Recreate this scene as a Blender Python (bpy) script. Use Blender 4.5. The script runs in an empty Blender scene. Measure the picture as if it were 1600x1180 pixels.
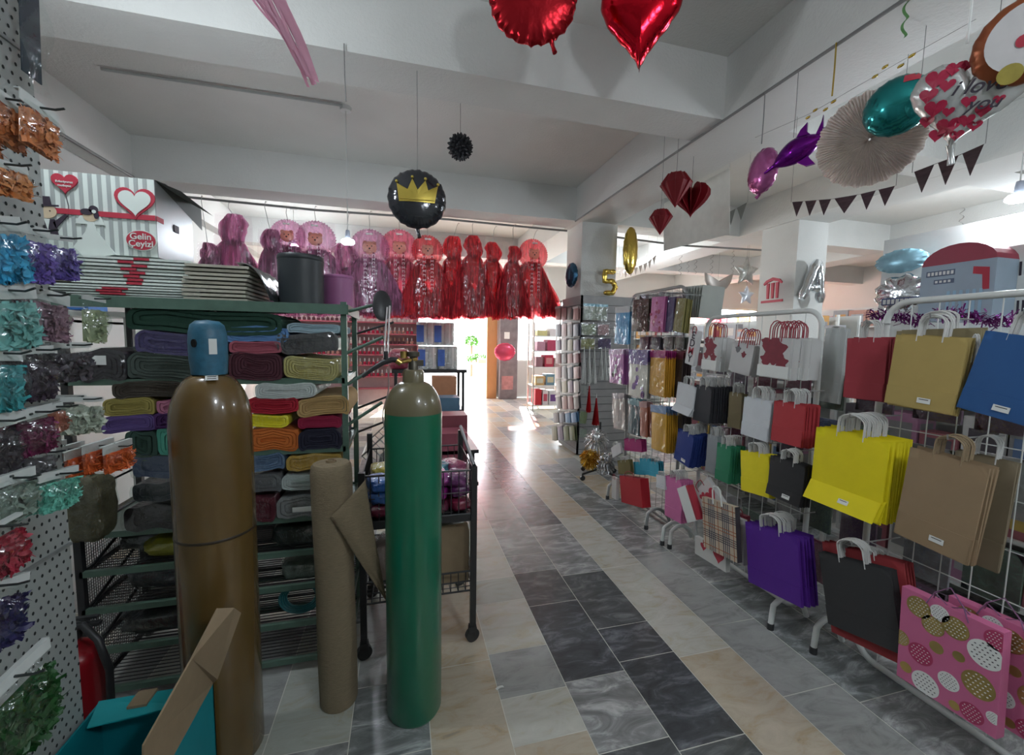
import bpy, bmesh, math, random
from mathutils import Vector, Matrix, noise
random.seed(7)
R = math.radians
S = bpy.context.scene
COL = S.collection
# ---------------------------------------------------------------- camera
YAW, PITCH, ROLL, F, H = R(14.8), R(-5.03), R(0.994), 650.0, 1.5
_f = Vector((math.sin(YAW)*math.cos(PITCH), math.cos(YAW)*math.cos(PITCH), math.sin(PITCH)))
_r = Vector((math.cos(YAW), -math.sin(YAW), 0)); _u = _r.cross(_f)
_r2 = _r*math.cos(ROLL)+_u*math.sin(ROLL); _u2 = -_r*math.sin(ROLL)+_u*math.cos(ROLL)
CAMP = Vector((0, 0, H))
cd = bpy.data.cameras.new('camera'); cam = bpy.data.objects.new('camera', cd); COL.objects.link(cam)
cd.sensor_fit = 'HORIZONTAL'; cd.sensor_width = 36; cd.lens = F*36/1600; cd.clip_start = .02; cd.clip_end = 300
m = Matrix((_r2, _u2, -_f)).transposed().to_4x4(); m.translation = CAMP; cam.matrix_world = m
S.camera = cam
# ---------------------------------------------------------------- world, sun, exposure
w = bpy.data.worlds.new('world'); S.world = w; w.use_nodes = True
bg = w.node_tree.nodes['Background']; bg.inputs[0].default_value = (.86, .93, 1, 1); bg.inputs[1].default_value = 12.0
sd = bpy.data.lights.new('sun', 'SUN'); sd.energy = 42; sd.angle = R(1.0); sd.color = (1, .93, .84)
so = bpy.data.objects.new('sun', sd); COL.objects.link(so)
so.rotation_euler = Vector((-.22, -.98, -.62)).to_track_quat('-Z', 'Y').to_euler()
S.view_settings.view_transform = 'Standard'; S.view_settings.look = 'None'
S.view_settings.gamma = 1; S.view_settings.use_curve_mapping = False
S.view_settings.exposure = 0.14
LAMP_W = 27.0
# ---------------------------------------------------------------- pixel rays used to place things on real planes
def ray(px, py): return _f+_r2*((px-800)/F)-_u2*((py-590)/F)
def onX(px, py, x): d = ray(px, py); return CAMP+d*(x/d.x)
def onY(px, py, y): d = ray(px, py); return CAMP+d*(y/d.y)
def onZ(px, py, z=0): d = ray(px, py); return CAMP+d*((z-H)/d.z)
# ---------------------------------------------------------------- materials
_mats = {}
def mat(name, col=(.5, .5, .5), rough=.6, metal=0., var=.12, scale=12., bump=0., bscale=40., trans=0., alpha=1., coat=0., emit=0., stretch=None, spec=.5):
    if name in _mats: return _mats[name]
    M = bpy.data.materials.new(name); M.use_nodes = True; nt = M.node_tree; N = nt.nodes; L = nt.links
    b = N['Principled BSDF']
    tc = N.new('ShaderNodeTexCoord'); mp = N.new('ShaderNodeMapping'); L.new(tc.outputs['Object'], mp.inputs[0])
    if stretch: mp.inputs['Scale'].default_value = stretch
    nz = N.new('ShaderNodeTexNoise'); nz.inputs['Scale'].default_value = scale; nz.inputs['Detail'].default_value = 4
    L.new(mp.outputs[0], nz.inputs['Vector'])
    mx = N.new('ShaderNodeMix'); mx.data_type = 'RGBA'
    mx.inputs[6].default_value = (*[c*(1-var) for c in col], 1); mx.inputs[7].default_value = (*[min(1, c*(1+var)) for c in col], 1)
    L.new(nz.outputs['Fac'], mx.inputs[0]); L.new(mx.outputs[2], b.inputs['Base Color'])
    b.inputs['Roughness'].default_value = rough; b.inputs['Metallic'].default_value = metal
    b.inputs['Specular IOR Level'].default_value = spec
    b.inputs['Coat Weight'].default_value = coat
    if emit:
        b.inputs['Emission Color'].default_value = (*col, 1); b.inputs['Emission Strength'].default_value = emit
    if bump:
        n2 = N.new('ShaderNodeTexNoise'); n2.inputs['Scale'].default_value = bscale; n2.inputs['Detail'].default_value = 3
        L.new(mp.outputs[0], n2.inputs['Vector'])
        bp = N.new('ShaderNodeBump'); bp.inputs['Strength'].default_value = bump; bp.inputs['Distance'].default_value = .01
        L.new(n2.outputs['Fac'], bp.inputs['Height']); L.new(bp.outputs[0], b.inputs['Normal'])
    if trans or alpha < 1:
        out = N['Material Output']; last = b.outputs[0]
        if trans:
            tl = N.new('ShaderNodeBsdfTranslucent'); L.new(mx.outputs[2], tl.inputs[0]); a = N.new('ShaderNodeMixShader'); a.inputs[0].default_value = trans
            L.new(last, a.inputs[1]); L.new(tl.outputs[0], a.inputs[2]); last = a.outputs[0]
        if alpha < 1:
            tp = N.new('ShaderNodeBsdfTransparent'); a = N.new('ShaderNodeMixShader'); a.inputs[0].default_value = alpha
            L.new(tp.outputs[0], a.inputs[1]); L.new(last, a.inputs[2]); last = a.outputs[0]
        L.new(last, out.inputs[0])
    _mats[name] = M; return M
def clear_mat(name='clear_film', op=.14, tint=(.93, .96, .95), bs=22.):
    if name in _mats: return _mats[name]
    M = bpy.data.materials.new(name); M.use_nodes = True; nt = M.node_tree; N = nt.nodes; L = nt.links
    N.remove(N['Principled BSDF'])
    tp = N.new('ShaderNodeBsdfTransparent'); tp.inputs[0].default_value = (*tint, 1)
    gl = N.new('ShaderNodeBsdfGlossy'); gl.inputs['Roughness'].default_value = .12; gl.inputs[0].default_value = (.95, .97, 1, 1)
    tc = N.new('ShaderNodeTexCoord'); nz = N.new('ShaderNodeTexNoise'); nz.inputs['Scale'].default_value = bs; nz.inputs['Detail'].default_value = 3
    L.new(tc.outputs['Object'], nz.inputs['Vector']); bp = N.new('ShaderNodeBump'); bp.inputs['Strength'].default_value = .9; bp.inputs['Distance'].default_value = .03
    L.new(nz.outputs['Fac'], bp.inputs['Height']); L.new(bp.outputs[0], gl.inputs['Normal'])
    a = N.new('ShaderNodeMixShader'); a.inputs[0].default_value = op
    L.new(tp.outputs[0], a.inputs[1]); L.new(gl.outputs[0], a.inputs[2]); L.new(a.outputs[0], N['Material Output'].inputs[0])
    _mats[name] = M; return M
def tulle_mat(name, col, alpha=.6):
    if name in _mats: return _mats[name]
    M = bpy.data.materials.new(name); M.use_nodes = True; nt = M.node_tree; N = nt.nodes; L = nt.links
    N.remove(N['Principled BSDF'])
    tc = N.new('ShaderNodeTexCoord'); mp = N.new('ShaderNodeMapping'); mp.inputs['Scale'].default_value = (1, 1, .09); L.new(tc.outputs['Object'], mp.inputs[0])
    nz = N.new('ShaderNodeTexNoise'); nz.inputs['Scale'].default_value = 40; L.new(mp.outputs[0], nz.inputs['Vector'])
    mx = N.new('ShaderNodeMix'); mx.data_type = 'RGBA'; mx.inputs[6].default_value = (*[c*.62 for c in col], 1); mx.inputs[7].default_value = (*[min(1, c*1.5) for c in col], 1)  # light and dark streaks in the colour stand in for pleat shading
    mr = N.new('ShaderNodeMapRange'); mr.inputs[1].default_value = .38; mr.inputs[2].default_value = .62; L.new(nz.outputs['Fac'], mr.inputs[0]); L.new(mr.outputs[0], mx.inputs[0])
    d = N.new('ShaderNodeBsdfDiffuse'); t = N.new('ShaderNodeBsdfTranslucent'); L.new(mx.outputs[2], d.inputs[0]); L.new(mx.outputs[2], t.inputs[0])
    a = N.new('ShaderNodeMixShader'); a.inputs[0].default_value = .5; L.new(d.outputs[0], a.inputs[1]); L.new(t.outputs[0], a.inputs[2])
    tp = N.new('ShaderNodeBsdfTransparent'); tp.inputs[0].default_value = (*[.5+.5*c for c in col], 1)
    c = N.new('ShaderNodeMixShader'); c.inputs[0].default_value = alpha; L.new(tp.outputs[0], c.inputs[1]); L.new(a.outputs[0], c.inputs[2])
    L.new(c.outputs[0], N['Material Output'].inputs[0]); _mats[name] = M; return M
def pc(name, col, **k):            # paint colour by name
    return mat(name, col, **k)
# ---------------------------------------------------------------- mesh builder
class MB:
    def __init__(s): s.v = []; s.f = []; s.mi = []; s.sm = []
    def add(s, vs, fs, mi=0, sm=False, M=None):
        o = len(s.v)
        for v in vs:
            v = Vector(v); s.v.append(M@v if M else v)
        for f in fs: s.f.append([i+o for i in f]); s.mi.append(mi); s.sm.append(sm)
        return s
    def box(s, c, d, mi=0, M=None):
        x, y, z = c; a, b, e = d[0]/2, d[1]/2, d[2]/2
        vs = [(x+i*a, y+j*b, z+k*e) for i in (-1, 1) for j in (-1, 1) for k in (-1, 1)]
        return s.add(vs, [(0, 1, 3, 2), (4, 6, 7, 5), (0, 4, 5, 1), (2, 3, 7, 6), (0, 2, 6, 4), (1, 5, 7, 3)], mi, False, M)
    def b2(s, x0, x1, y0, y1, z0, z1, mi=0): return s.box(((x0+x1)/2, (y0+y1)/2, (z0+z1)/2), (abs(x1-x0), abs(y1-y0), abs(z1-z0)), mi)
    def tube(s, pts, r, n=8, mi=0, closed=False, M=None):
        pts = [Vector(p) for p in pts]; k = len(pts); rs = r if isinstance(r, (list, tuple)) else [r]*k
        vs = []; up = None
        for i, p in enumerate(pts):
            if closed: t = pts[(i+1) % k]-pts[i-1]
            else: t = pts[min(i+1, k-1)]-pts[max(i-1, 0)]
            t = t.normalized() if t.length > 1e-9 else Vector((0, 0, 1))
            if up is None: up = Vector((0, 0, 1)) if abs(t.z) < .9 else Vector((1, 0, 0))
            a = t.cross(up)
            if a.length < 1e-5: a = t.cross(Vector((1, .3, 0)))
            a.normalize(); b = a.cross(t).normalized(); up = b
            for j in range(n):
                g = 2*math.pi*j/n; vs.append(p+(a*math.cos(g)+b*math.sin(g))*rs[i])
        fs = []
        for i in range(k if closed else k-1):
            for j in range(n):
                a0 = i*n+j; a1 = i*n+(j+1) % n; b0 = ((i+1) % k)*n+j; b1 = ((i+1) % k)*n+(j+1) % n
                fs.append((a0, a1, b1, b0))
        s.add(vs, fs, mi, True, M)
        if not closed:
            s.add([vs[j] for j in range(n)], [tuple(range(n))[::-1]], mi, False, M); s.add(vs[-n:], [tuple(range(n))], mi, False, M)
        return s
    def lathe(s, prof, n=32, mi=0, M=None, sm=True, mfn=None):
        vs = []; fs = []
        for (r, z) in prof:
            for j in range(n): g = 2*math.pi*j/n; vs.append((r*math.cos(g), r*math.sin(g), z))
        for i in range(len(prof)-1):
            for j in range(n): fs.append((i*n+j, i*n+(j+1) % n, (i+1)*n+(j+1) % n, (i+1)*n+j))
        s.add(vs, fs, mi, sm, M); return s
    def prism(s, poly, y0, y1, mi=0, M=None, side=None, sm=False):   # outline in XZ
        n = len(poly); vs = [(x, y0, z) for x, z in poly]+[(x, y1, z) for x, z in poly]
        s.add(vs, [tuple(range(n)), tuple(range(2*n-1, n-1, -1))], mi, False, M)
        s.add(vs, [(i, i+n, (i+1) % n+n, (i+1) % n) for i in range(n)], mi if side is None else side, sm, M); return s
    def grid(s, fn, nu, nv, mi=0, sm=True, cu=False, M=None):
        vs = [fn(i/(nu-1) if not cu else i/nu, j/(nv-1)) for j in range(nv) for i in range(nu)]; fs = []
        for j in range(nv-1):
            for i in range(nu if cu else nu-1): fs.append((j*nu+i, j*nu+(i+1) % nu, (j+1)*nu+(i+1) % nu, (j+1)*nu+i))
        return s.add(vs, fs, mi, sm, M)
    def ball(s, c, r, n=16, mi=0, M=None):
        c = Vector(c); rr = r if isinstance(r, (list, tuple)) else (r, r, r)
        return s.grid(lambda u, v: c+Vector((rr[0]*math.cos(2*math.pi*u)*math.sin(math.pi*v), rr[1]*math.sin(2*math.pi*u)*math.sin(math.pi*v), rr[2]*math.cos(math.pi*v))), n, max(5, n//2+1), mi, True, True, M)
    def build(s, name, mats, parent=None, loc=None):
        me = bpy.data.meshes.new(name); me.from_pydata([tuple(v) for v in s.v], [], s.f)
        for M_ in (mats if isinstance(mats, (list, tuple)) else [mats]): me.materials.append(M_)
        me.polygons.foreach_set('material_index', s.mi); me.polygons.foreach_set('use_smooth', s.sm); me.update()
        if any(s.sm):
            bm = bmesh.new(); bm.from_mesh(me); bmesh.ops.remove_doubles(bm, verts=bm.verts, dist=1e-5); bm.to_mesh(me); bm.free()
            me.set_sharp_from_angle(angle=R(45))
        o = bpy.data.objects.new(name, me); COL.objects.link(o)
        if parent: o.parent = parent
        if loc: o.location = loc
        return o
def tag(o, label, cat, group=None, kind=None):
    o['label'] = label; o['category'] = cat
    if group: o['group'] = group
    if kind: o['kind'] = kind
    return o
def struct(name, mb, mats): o = mb.build(name, mats); o['kind'] = 'structure'; return o
def thing(name, label, cat, loc=(0, 0, 0), rz=0, group=None, M=None):
    o = bpy.data.objects.new(name, None); COL.objects.link(o); o.empty_display_size = .05
    if M is not None: o.matrix_world = M
    else: o.location = loc; o.rotation_euler = (0, 0, rz)
    return tag(o, label, cat, group)
def copy_tree(o, parent=None):
    c = o.copy(); COL.objects.link(c)
    if parent: c.parent = parent
    for ch in list(o.children): copy_tree(ch, c)
    return c
def text_part(txt, size, M, material, parent, name='lettering', align='CENTER', shear=0.):
    cu = bpy.data.curves.new('t', 'FONT'); cu.body = txt; cu.size = size; cu.align_x = align; cu.align_y = 'CENTER'; cu.extrude = .0006; cu.shear = shear; cu.offset = size*.012
    t = bpy.data.objects.new('t', cu); COL.objects.link(t)
    me = bpy.data.meshes.new_from_object(t.evaluated_get(bpy.context.evaluated_depsgraph_get()))
    bpy.data.objects.remove(t); me.materials.clear(); me.materials.append(material)
    # text lies in XY: turn it into the XZ plane, facing -Y
    me.transform(M@Matrix.Rotation(R(90), 4, 'X')); me.name = name
    o = bpy.data.objects.new(name, me); COL.objects.link(o); o.parent = parent; return o
def T(x, y, z): return Matrix.Translation((x, y, z))
def RZ(a): return Matrix.Rotation(a, 4, 'Z')
def RX(a): return Matrix.Rotation(a, 4, 'X')
def RY(a): return Matrix.Rotation(a, 4, 'Y')
def frame(q, X=None, Y=None):
    """local frame (front = -y, width x, up z) of a four-cornered face standing on the plane x=X or y=Y; origin at top centre"""
    P = [onX(a, b, X) if X is not None else onY(a, b, Y) for a, b in q]
    ex = ((P[1]-P[0])+(P[2]-P[3]))/2; ez0 = ((P[0]-P[3])+(P[1]-P[2]))/2
    wd = ex.length; ex.normalize(); nrm = ez0.cross(ex).normalized(); ez = ex.cross(nrm).normalized()
    M = Matrix((ex, nrm, ez)).transposed().to_4x4(); M.translation = (P[0]+P[1])/2
    return M, wd, ez0.dot(ez)
def circ(r, n=24, cx=0, cz=0, rz=None): rz = rz or r; return [(cx+r*math.cos(2*math.pi*i/n), cz+rz*math.sin(2*math.pi*i/n)) for i in range(n)]
def heart(s=1., n=36, cx=0, cz=0):
    o = []
    for i in range(n):
        t = 2*math.pi*i/n; x = 16*math.sin(t)**3; y = 13*math.cos(t)-5*math.cos(2*t)-2*math.cos(3*t)-math.cos(4*t)
        o.append((cx+x/16*s/2, cz+(y+2)/16*s/2))
    return o[::-1]
def rrect(w, h, r, n=5, cx=0, cz=0):
    o = []
    for (sx, sz, a0) in ((1, 1, 0), (-1, 1, 90), (-1, -1, 180), (1, -1, 270)):
        for i in range(n): g = R(a0+90*i/(n-1)); o.append((cx+sx*(w/2-r)+r*math.cos(g), cz+sz*(h/2-r)+r*math.sin(g)))
    return o
# common materials
plaster = mat('white_plaster', (.60, .60, .57), .85, var=.06, scale=3, bump=.35, bscale=60)
plaster_b = mat('beam_plaster', (.57, .575, .555), .85, var=.05, scale=4, bump=.3, bscale=50)
white_m = mat('white_enamel', (.62, .64, .62), .35, var=.04)
green_m = mat('green_painted_steel', (.085, .15, .115), .38, var=.25, scale=30, bump=.1)
black_m = mat('black_steel', (.02, .021, .023), .4, var=.2)
chrome = mat('chrome', (.7, .7, .7), .2, 1, var=.05)
brass = mat('brass', (.55, .38, .12), .3, 1, var=.15)
white_p = mat('white_paper', (.72, .74, .72), .7, var=.05, scale=20)
card = mat('brown_cardboard', (.26, .19, .115), .8, var=.12, scale=25, bump=.1)
film = clear_mat(op=.08, bs=14.)
film2 = clear_mat('hazy_film', .3, (.8, .84, .83))
# ================================================================ SETTING
# marble strip floor: one mesh, tile by tile
def floor():
    W = .295; X0 = .095+.0
    mb = MB(); cols = {'w': (.50, .50, .45), 'b': (.46, .405, .32), 'g': (.33, .34, .33), 'm': (.21, .225, .225), 'd': (.075, .08, .088), 'k': (.10, .107, .11), 'l': (.42, .44, .40), 's': (.27, .275, .275)}
    names = list(cols); mats = []
    for n in names:
        c = cols[n]; M = bpy.data.materials.new('marble_'+{'w': 'white', 'b': 'beige', 'g': 'grey', 'm': 'mid_grey', 'd': 'charcoal', 'k': 'dark', 'l': 'pale', 's': 'slate'}[n]); M.use_nodes = True
        nt = M.node_tree; N = nt.nodes; L = nt.links; b = N['Principled BSDF']
        tc = N.new('ShaderNodeTexCoord'); mp = N.new('ShaderNodeMapping'); mp.inputs['Rotation'].default_value = (0, 0, .6); mp.inputs['Scale'].default_value = (1, 2.6, 1); L.new(tc.outputs['Object'], mp.inputs[0])
        nz = N.new('ShaderNodeTexNoise'); nz.inputs['Scale'].default_value = 5.; nz.inputs['Detail'].default_value = 9; nz.inputs['Roughness'].default_value = .68; nz.inputs['Distortion'].default_value = 1.1
        L.new(mp.outputs[0], nz.inputs[0]); cr = N.new('ShaderNodeValToRGB'); L.new(nz.outputs[0], cr.inputs[0])
        e = cr.color_ramp.elements; dark = n in 'dkms'
        e[0].position = .32; e[1].position = .72
        e[0].color = (*[q*(.62 if dark else .66) for q in c], 1); e[1].color = (*[min(1, q*(2.5 if n in 'mks' else 2.9 if n == 'd' else 1.16)) for q in c], 1)
        x = e.new(.5); x.color = (*c, 1)
        if n in 'bwl':
            x = e.new(.37); x.color = (c[0]*.93, c[1]*.85, c[2]*.72, 1)
        L.new(cr.outputs[0], b.inputs[0]); b.inputs['Roughness'].default_value = .24; b.inputs['Specular IOR Level'].default_value = .5
        mats.append(M)
    grout = mat('grout', (.62, .62, .56), .8); mats.append(grout)
    # hand-read joints and tones for the strips nearest the camera (y of each joint, then tile tones from near to far)
    spec = {-4: ([1.3, 2.0], 'lgw'), -3: ([1.1, 1.63, 2.3], 'wlgl'), -2: ([.95, 1.53, 2.2, 2.9], 'sslmg'), -1: ([.9, 1.43, 1.77, 2.35, 3.0], 'dmmglw'), 0: ([1.2, 1.80, 2.5, 3.1], 'bbbgwb'),
            1: ([1.36, 1.57, 1.83, 2.21, 2.45, 2.7, 3.3], 'bwgwlwlg'), 2: ([1.26, 1.59, 2.13, 2.47, 2.69, 3.3, 4.0], 'ksdkmmgk'), 3: ([1.2, 1.64, 1.87, 2.38, 3.1, 3.5, 4.6], 'kddksddd'),
            4: ([1.6, 2.4, 3.2], 'bwwbb'), 5: ([1.3, 1.75, 2.5, 3.3], 'gggmms'), 6: ([1.2, 2.1, 2.9], 'smsm'), 7: ([1.5, 2.6], 'smg')}
    base = {-2: 'glw', -1: 'wlb', 0: 'bwb', 1: 'blwb', 2: 'gkb', 3: 'dks', 4: 'bwb', 5: 'gbl', 6: 'glb'}
    rnd = random.Random(3)
    for k in range(-11, 38):
        x0 = X0+k*W; x1 = x0+W
        joints, tones = spec.get(k, ([], ''))
        ys = [-3.2]+list(joints); y = ys[-1]
        if not joints: ys = [-3.2+rnd.random()*.3]; y = ys[0]
        while y < 10.55:
            y += rnd.choice([.33, .5, .62, .7, .45]); ys.append(min(y, 10.58))
        for i in range(len(ys)-1):
            t = tones[i] if i < len(tones) else rnd.choice(base.get(k, 'glsmwb'))
            g = .0018; a, b_, c_, d_ = x0+g, x1-g, ys[i]+g, ys[i+1]-g
            mb.add([(a, c_, 0), (b_, c_, 0), (b_, d_, 0), (a, d_, 0)], [(0, 1, 2, 3)], names.index(t))
    mb.b2(-3.2, 11.3, -3.25, 10.58, -.1, -.0012, len(names))
    o = struct('floor', mb, mats)
floor()
ZB, ZS = 3.05, 3.46
mb = MB(); mb.b2(-2.9, 11.2, -3.3, 10.8, ZS, ZS+.15); struct('ceiling', mb, plaster)
mb = MB()
for y0, y1 in ((-.9, -.6), (2.56, 2.88), (5.11, 5.47), (7.9, 8.2)): mb.b2(-2.74, 11, y0, y1, ZB, ZS-.001)
struct('trim_1', mb, plaster_b)
mb = MB()
for x0, x1 in ((-2.74, -2.58), (2.16, 2.72), (4.69, 5.2), (7.6, 8.1)): mb.b2(x0, x1, -3.2, 10.6, ZB-.002, ZS-.002)
struct('trim_2', mb, plaster_b)
mb = MB(); mb.b2(2.25, 2.75, 5.1, 5.6, 0, ZB-.002); struct('pillar', mb, plaster_b)['label'] = 'square white pillar under the ceiling beam'
mb = MB(); mb.b2(4.73, 5.2, 4.2, 4.74, 0, ZB-.002); struct('pillar', mb, plaster_b)
wall_m = mat('wall_paint', (.56, .57, .55), .85, var=.05, scale=2)
mb = MB(); mb.b2(-2.9, -2.75, -3.3, 10.8, 0, ZS); struct('wall_left', mb, wall_m)
mb = MB(); mb.b2(11, 11.15, -3.3, 10.8, 0, ZS); struct('wall_right', mb, wall_m)
mb = MB(); mb.b2(-2.9, 11.15, -3.4, -3.25, 0, ZS); struct('wall_rear', mb, wall_m)
# shop front: openings (x0,x1,z0,z1)
ops = [(-.15, 2.16, 0, 2.95), (2.6, 4.9, .95, 2.6), (6.6, 10.6, .9, 2.6), (-2.3, -1.0, 1.9, 2.9)]
mb = MB(); xs = sorted({-2.9, 11.15, *[o[0] for o in ops], *[o[1] for o in ops]})
for a, b in zip(xs[:-1], xs[1:]):
    c = (a+b)/2; o = next((q for q in ops if q[0] < c < q[1]), None)
    if o:
        if o[2] > 0: mb.b2(a, b, 10.6, 10.8, 0, o[2])
        mb.b2(a, b, 10.6, 10.8, o[3], ZS)
    else: mb.b2(a, b, 10.6, 10.8, 0, ZS)
struct('wall_back', mb, wall_m)
oak = mat('orange_wood', (.42, .2, .075), .5, var=.2, scale=6, stretch=(8, 8, 1))
mb = MB(); mb.b2(2.1, 2.36, 10.5, 10.62, 0, 2.98); mb.b2(-.2, -.1, 10.52, 10.6, 0, 2.98); mb.b2(-.2, 2.36, 10.52, 10.6, 2.93, 3.0); mb.b2(-.1, 2.1, 10.56, 10.6, 2.2, 2.25)
struct('door_frame', mb, oak); bpy.data.objects['door_frame'].name = 'door_1'
glass = clear_mat('window_glass', .06, (.96, .98, .98), 1.)
for i, (x0, x1, z0, z1) in enumerate(ops[1:]):
    mb = MB(); n = 3 if x1-x0 > 2 else 2
    for k in range(n+1): x = x0+(x1-x0)*k/n; mb.b2(x-.025, x+.025, 10.62, 10.68, z0, z1)
    mb.b2(x0, x1, 10.62, 10.68, z0, z0+.05); mb.b2(x0, x1, 10.62, 10.68, z1-.05, z1)
    o = struct('window_%d' % (i+1), mb, white_m)
    mb = MB(); mb.b2(x0+.01, x1-.01, 10.645, 10.65, z0+.01, z1-.01); mb.build('pane', glass, o)
mb = MB(); mb.b2(-20, 30, 10.8, 40, -.12, -.02); o = struct('ground', mb, mat('street_paving', (.55, .53, .5), .9)); o['label'] = 'pale street paving beyond the door'
mb = MB(); mb.b2(-20, 30, 22, 22.3, -.1, 3.2); o = struct('street_wall', mb, mat('street_render', (.8, .79, .75), .9)); o['label'] = 'pale building front across the street'
tint_canopy_m = tulle_mat('red_tint_canopy', (.85, .07, .06), .5)
for x0, x1, col, nm in ((8.7, 9.7, (.9, .05, .08), 'red'), (9.75, 10.3, (.9, .42, .08), 'orange'), (7.3, 8.6, (.85, .3, .3), 'rose')):  # coloured window cloths, put in partly to throw pink light into the room
    mb = MB(); mb.grid(lambda u, v: Vector((x0+(x1-x0)*u, 10.56+.02*math.sin(u*50), .92+(1.36 if nm != 'orange' else 1.55)*v)), 40, 3); o = mb.build('curtain', tulle_mat(nm+'_curtain', col, .8)); o['label'] = nm+' translucent cloth added in the far right back window to tint the room pink'; o['category'] = 'curtain'
mb = MB(); mb.grid(lambda u, v: Vector((.9+5.0*u, 10.79+1.5*v, 3.12-.34*v+.01*math.sin(u*60))), 60, 4); o = mb.build('tint_canopy', tint_canopy_m); o['label'] = 'red cloth canopy added outside the shop front to redden the light'; o['category'] = 'tint_canopy'  # unseen red cloth, added to tint sunlight on the floor salmon
# cables and conduits under the ceiling
cable_m = mat('grey_cable', (.17, .17, .165), .6)
def cable(pts, r, label, name='cable', m=cable_m, cat='cable'):
    mb = MB(); mb.tube(pts, r, 6); return tag(mb.build(name, m), label, cat)
cable([(2.15, -1, ZB-.012), (2.15, 1.5, ZB-.02), (2.148, 3.2, ZB-.008), (2.15, 5.1, ZB-.012)], .009, 'dark cable along the lower edge of the long beam right of the aisle')
cable([(-2.57, -1, ZB+.01), (-2.57, 3, ZB-.0), (-2.57, 5.1, ZB-.0)], .014, 'dark cable along the beam of the left wall')
cable([(-2.55, 5.5, ZB-.03), (-1, 5.5, ZB-.05), (.6, 5.5, ZB-.02), (2.2, 5.5, ZB-.03)], .014, 'long grey pipe under the far beam that carries the hangers', 'hanging_pipe', cat='pipe')
cable([(2.75, 5.5, ZB-.05), (4, 5.5, ZB-.09), (6.6, 5.5, ZB-.03)], .015, 'grey pipe under the far beam right of the pillar', 'hanging_pipe', cat='pipe')
c0 = onZ(158, 108, ZS-.02); c1 = onZ(535, 165, ZS-.02)
cable([c0, c1], .011, 'thin conduit crossing the ceiling slab to the round lamp rosette', 'conduit', mat('paint_grey', (.4, .41, .4), .7), 'conduit')
# ================================================================ LAMPS
bulb_m = mat('bulb_glow', (.80, .9, 1.0), .3, emit=40., var=0)
def lamp(x, y, z, label, power=1., soft=.07, top=ZS):
    t = thing('pendant_lamp', label, 'lamp', (x, y, z), group=None)
    MB().tube([(0, 0, .09), (0, 0, top-z)], .004, 6).build('cord', white_m, t)
    MB().lathe([(.0, top-z-.03), (.045, top-z-.03), (.05, top-z-.001), (0, top-z-.001)], 20).build('rosette', white_m, t)
    MB().lathe([(0, .1), (.016, .1), (.02, .075), (.022, .03), (.03, .015), (0, .015)], 20).build('socket', mat('lamp_socket', (.25, .27, .32), .4), t)
    MB().lathe([(0, .02), (.045, .02), (.056, .006), (.056, -.008), (.04, -.02), (0, -.022)], 24).build('bulb', bulb_m, t)
    ld = bpy.data.lights.new('bulb_light', 'POINT'); ld.energy = LAMP_W*power; ld.shadow_soft_size = soft; ld.color = (.86, .93, 1)
    lo = bpy.data.objects.new('bulb_light', ld); COL.objects.link(lo); lo.parent = t; lo.location = (0, 0, -.09)
    return t
p = onZ(540, 168, ZS); pb = onY(541, 378, p.y); lamp(p.x, p.y, pb.z, 'bright white disc bulb hanging on a cord above the fabric rack', .8)
p = onX(1591, 310, 3.6); lamp(p.x, p.y, p.z, 'glowing bulb at the right edge above the back shelving', 1.5)
lamp(-1.1, 1.7, 2.85, 'bulb hanging high over the left pegboard, out of the picture', 1.0)
lamp(1.0, -.6, 2.7, 'bulb added behind the photographer over the aisle as fill light', 2.0, soft=.16)  # unseen extra bulb, fills the near aisle with light
lamp(3.4, -1.2, 2.8, 'bulb added behind the photographer over the bag stands as fill light', 1.8, soft=.16)  # another added bulb out of view, lights the bag stands
lamp(6.4, 3.0, 2.7, 'bulb added in the far right bay to brighten it', 3.6)  # added bulb, strong to brighten the right background
lamp(4.0, 7.0, 2.8, 'bulb added behind the first pillar to brighten the back', 2.6)  # extra bulb put in to light the bays at the back
lamp(-1.6, 7.2, 2.9, 'bulb added behind the tulle ornaments to brighten the back', 1.5)  # added fill bulb for the area past the hanging row
# ================================================================ GAS CYLINDERS AND ROLL
def cyl_profile(r, h):
    p = [(0, 0), (r*.93, 0), (r, .015), (r, h-.16)]
    for i in range(1, 9): a = i/8*math.pi/2; p.append((r*(.28+.72*math.cos(a)), h-.16+.125*math.sin(a)))
    return p
def split(prof, z, mi_lo, mi_hi, mb, M=None):
    lo = [q for q in prof if q[1] <= z]; hi = [q for q in prof if q[1] > z]
    r = lo[-1][0]; mb.lathe(lo+[(r, z)], 48, mi_lo, M); mb.lathe([(r, z)]+hi, 48, mi_hi, M)
brown = mat('brown_gloss_paint', (.125, .075, .022), .25, var=.18, scale=9, coat=.4, bump=.05)
green = mat('green_gloss_paint', (.004, .135, .07), .28, var=.12, scale=7, coat=.4, bump=.05)
olive = mat('olive_brown_paint', (.14, .12, .065), .3, var=.12, scale=8, coat=.3)
gx, gy = .040, 1.625
t = thing('gas_cylinder', 'tall green gas cylinder with brown shoulder standing on the floor beside the aisle', 'gas cylinder', (gx, gy, 0))
mb = MB(); split([q for q in cyl_profile(.108, 1.375)], 1.222, 0, 1, mb); mb.build('body', [green, olive], t)
MB().lathe([(.030, 1.32), (.040, 1.325), (.040, 1.375), (.034, 1.385), (.0, 1.385)], 24).build('neck_ring', olive, t)
dk = mat('tarnished_brass', (.10, .09, .07), .4, .7)
mb = MB(); mb.lathe([(.018, 1.38), (.018, 1.41), (.014, 1.415), (.014, 1.432), (.024, 1.436), (.024, 1.452), (0, 1.456)], 16); mb.box((.02, 0, 1.41), (.035, .025, .022)); mb.build('valve', dk, t)
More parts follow.
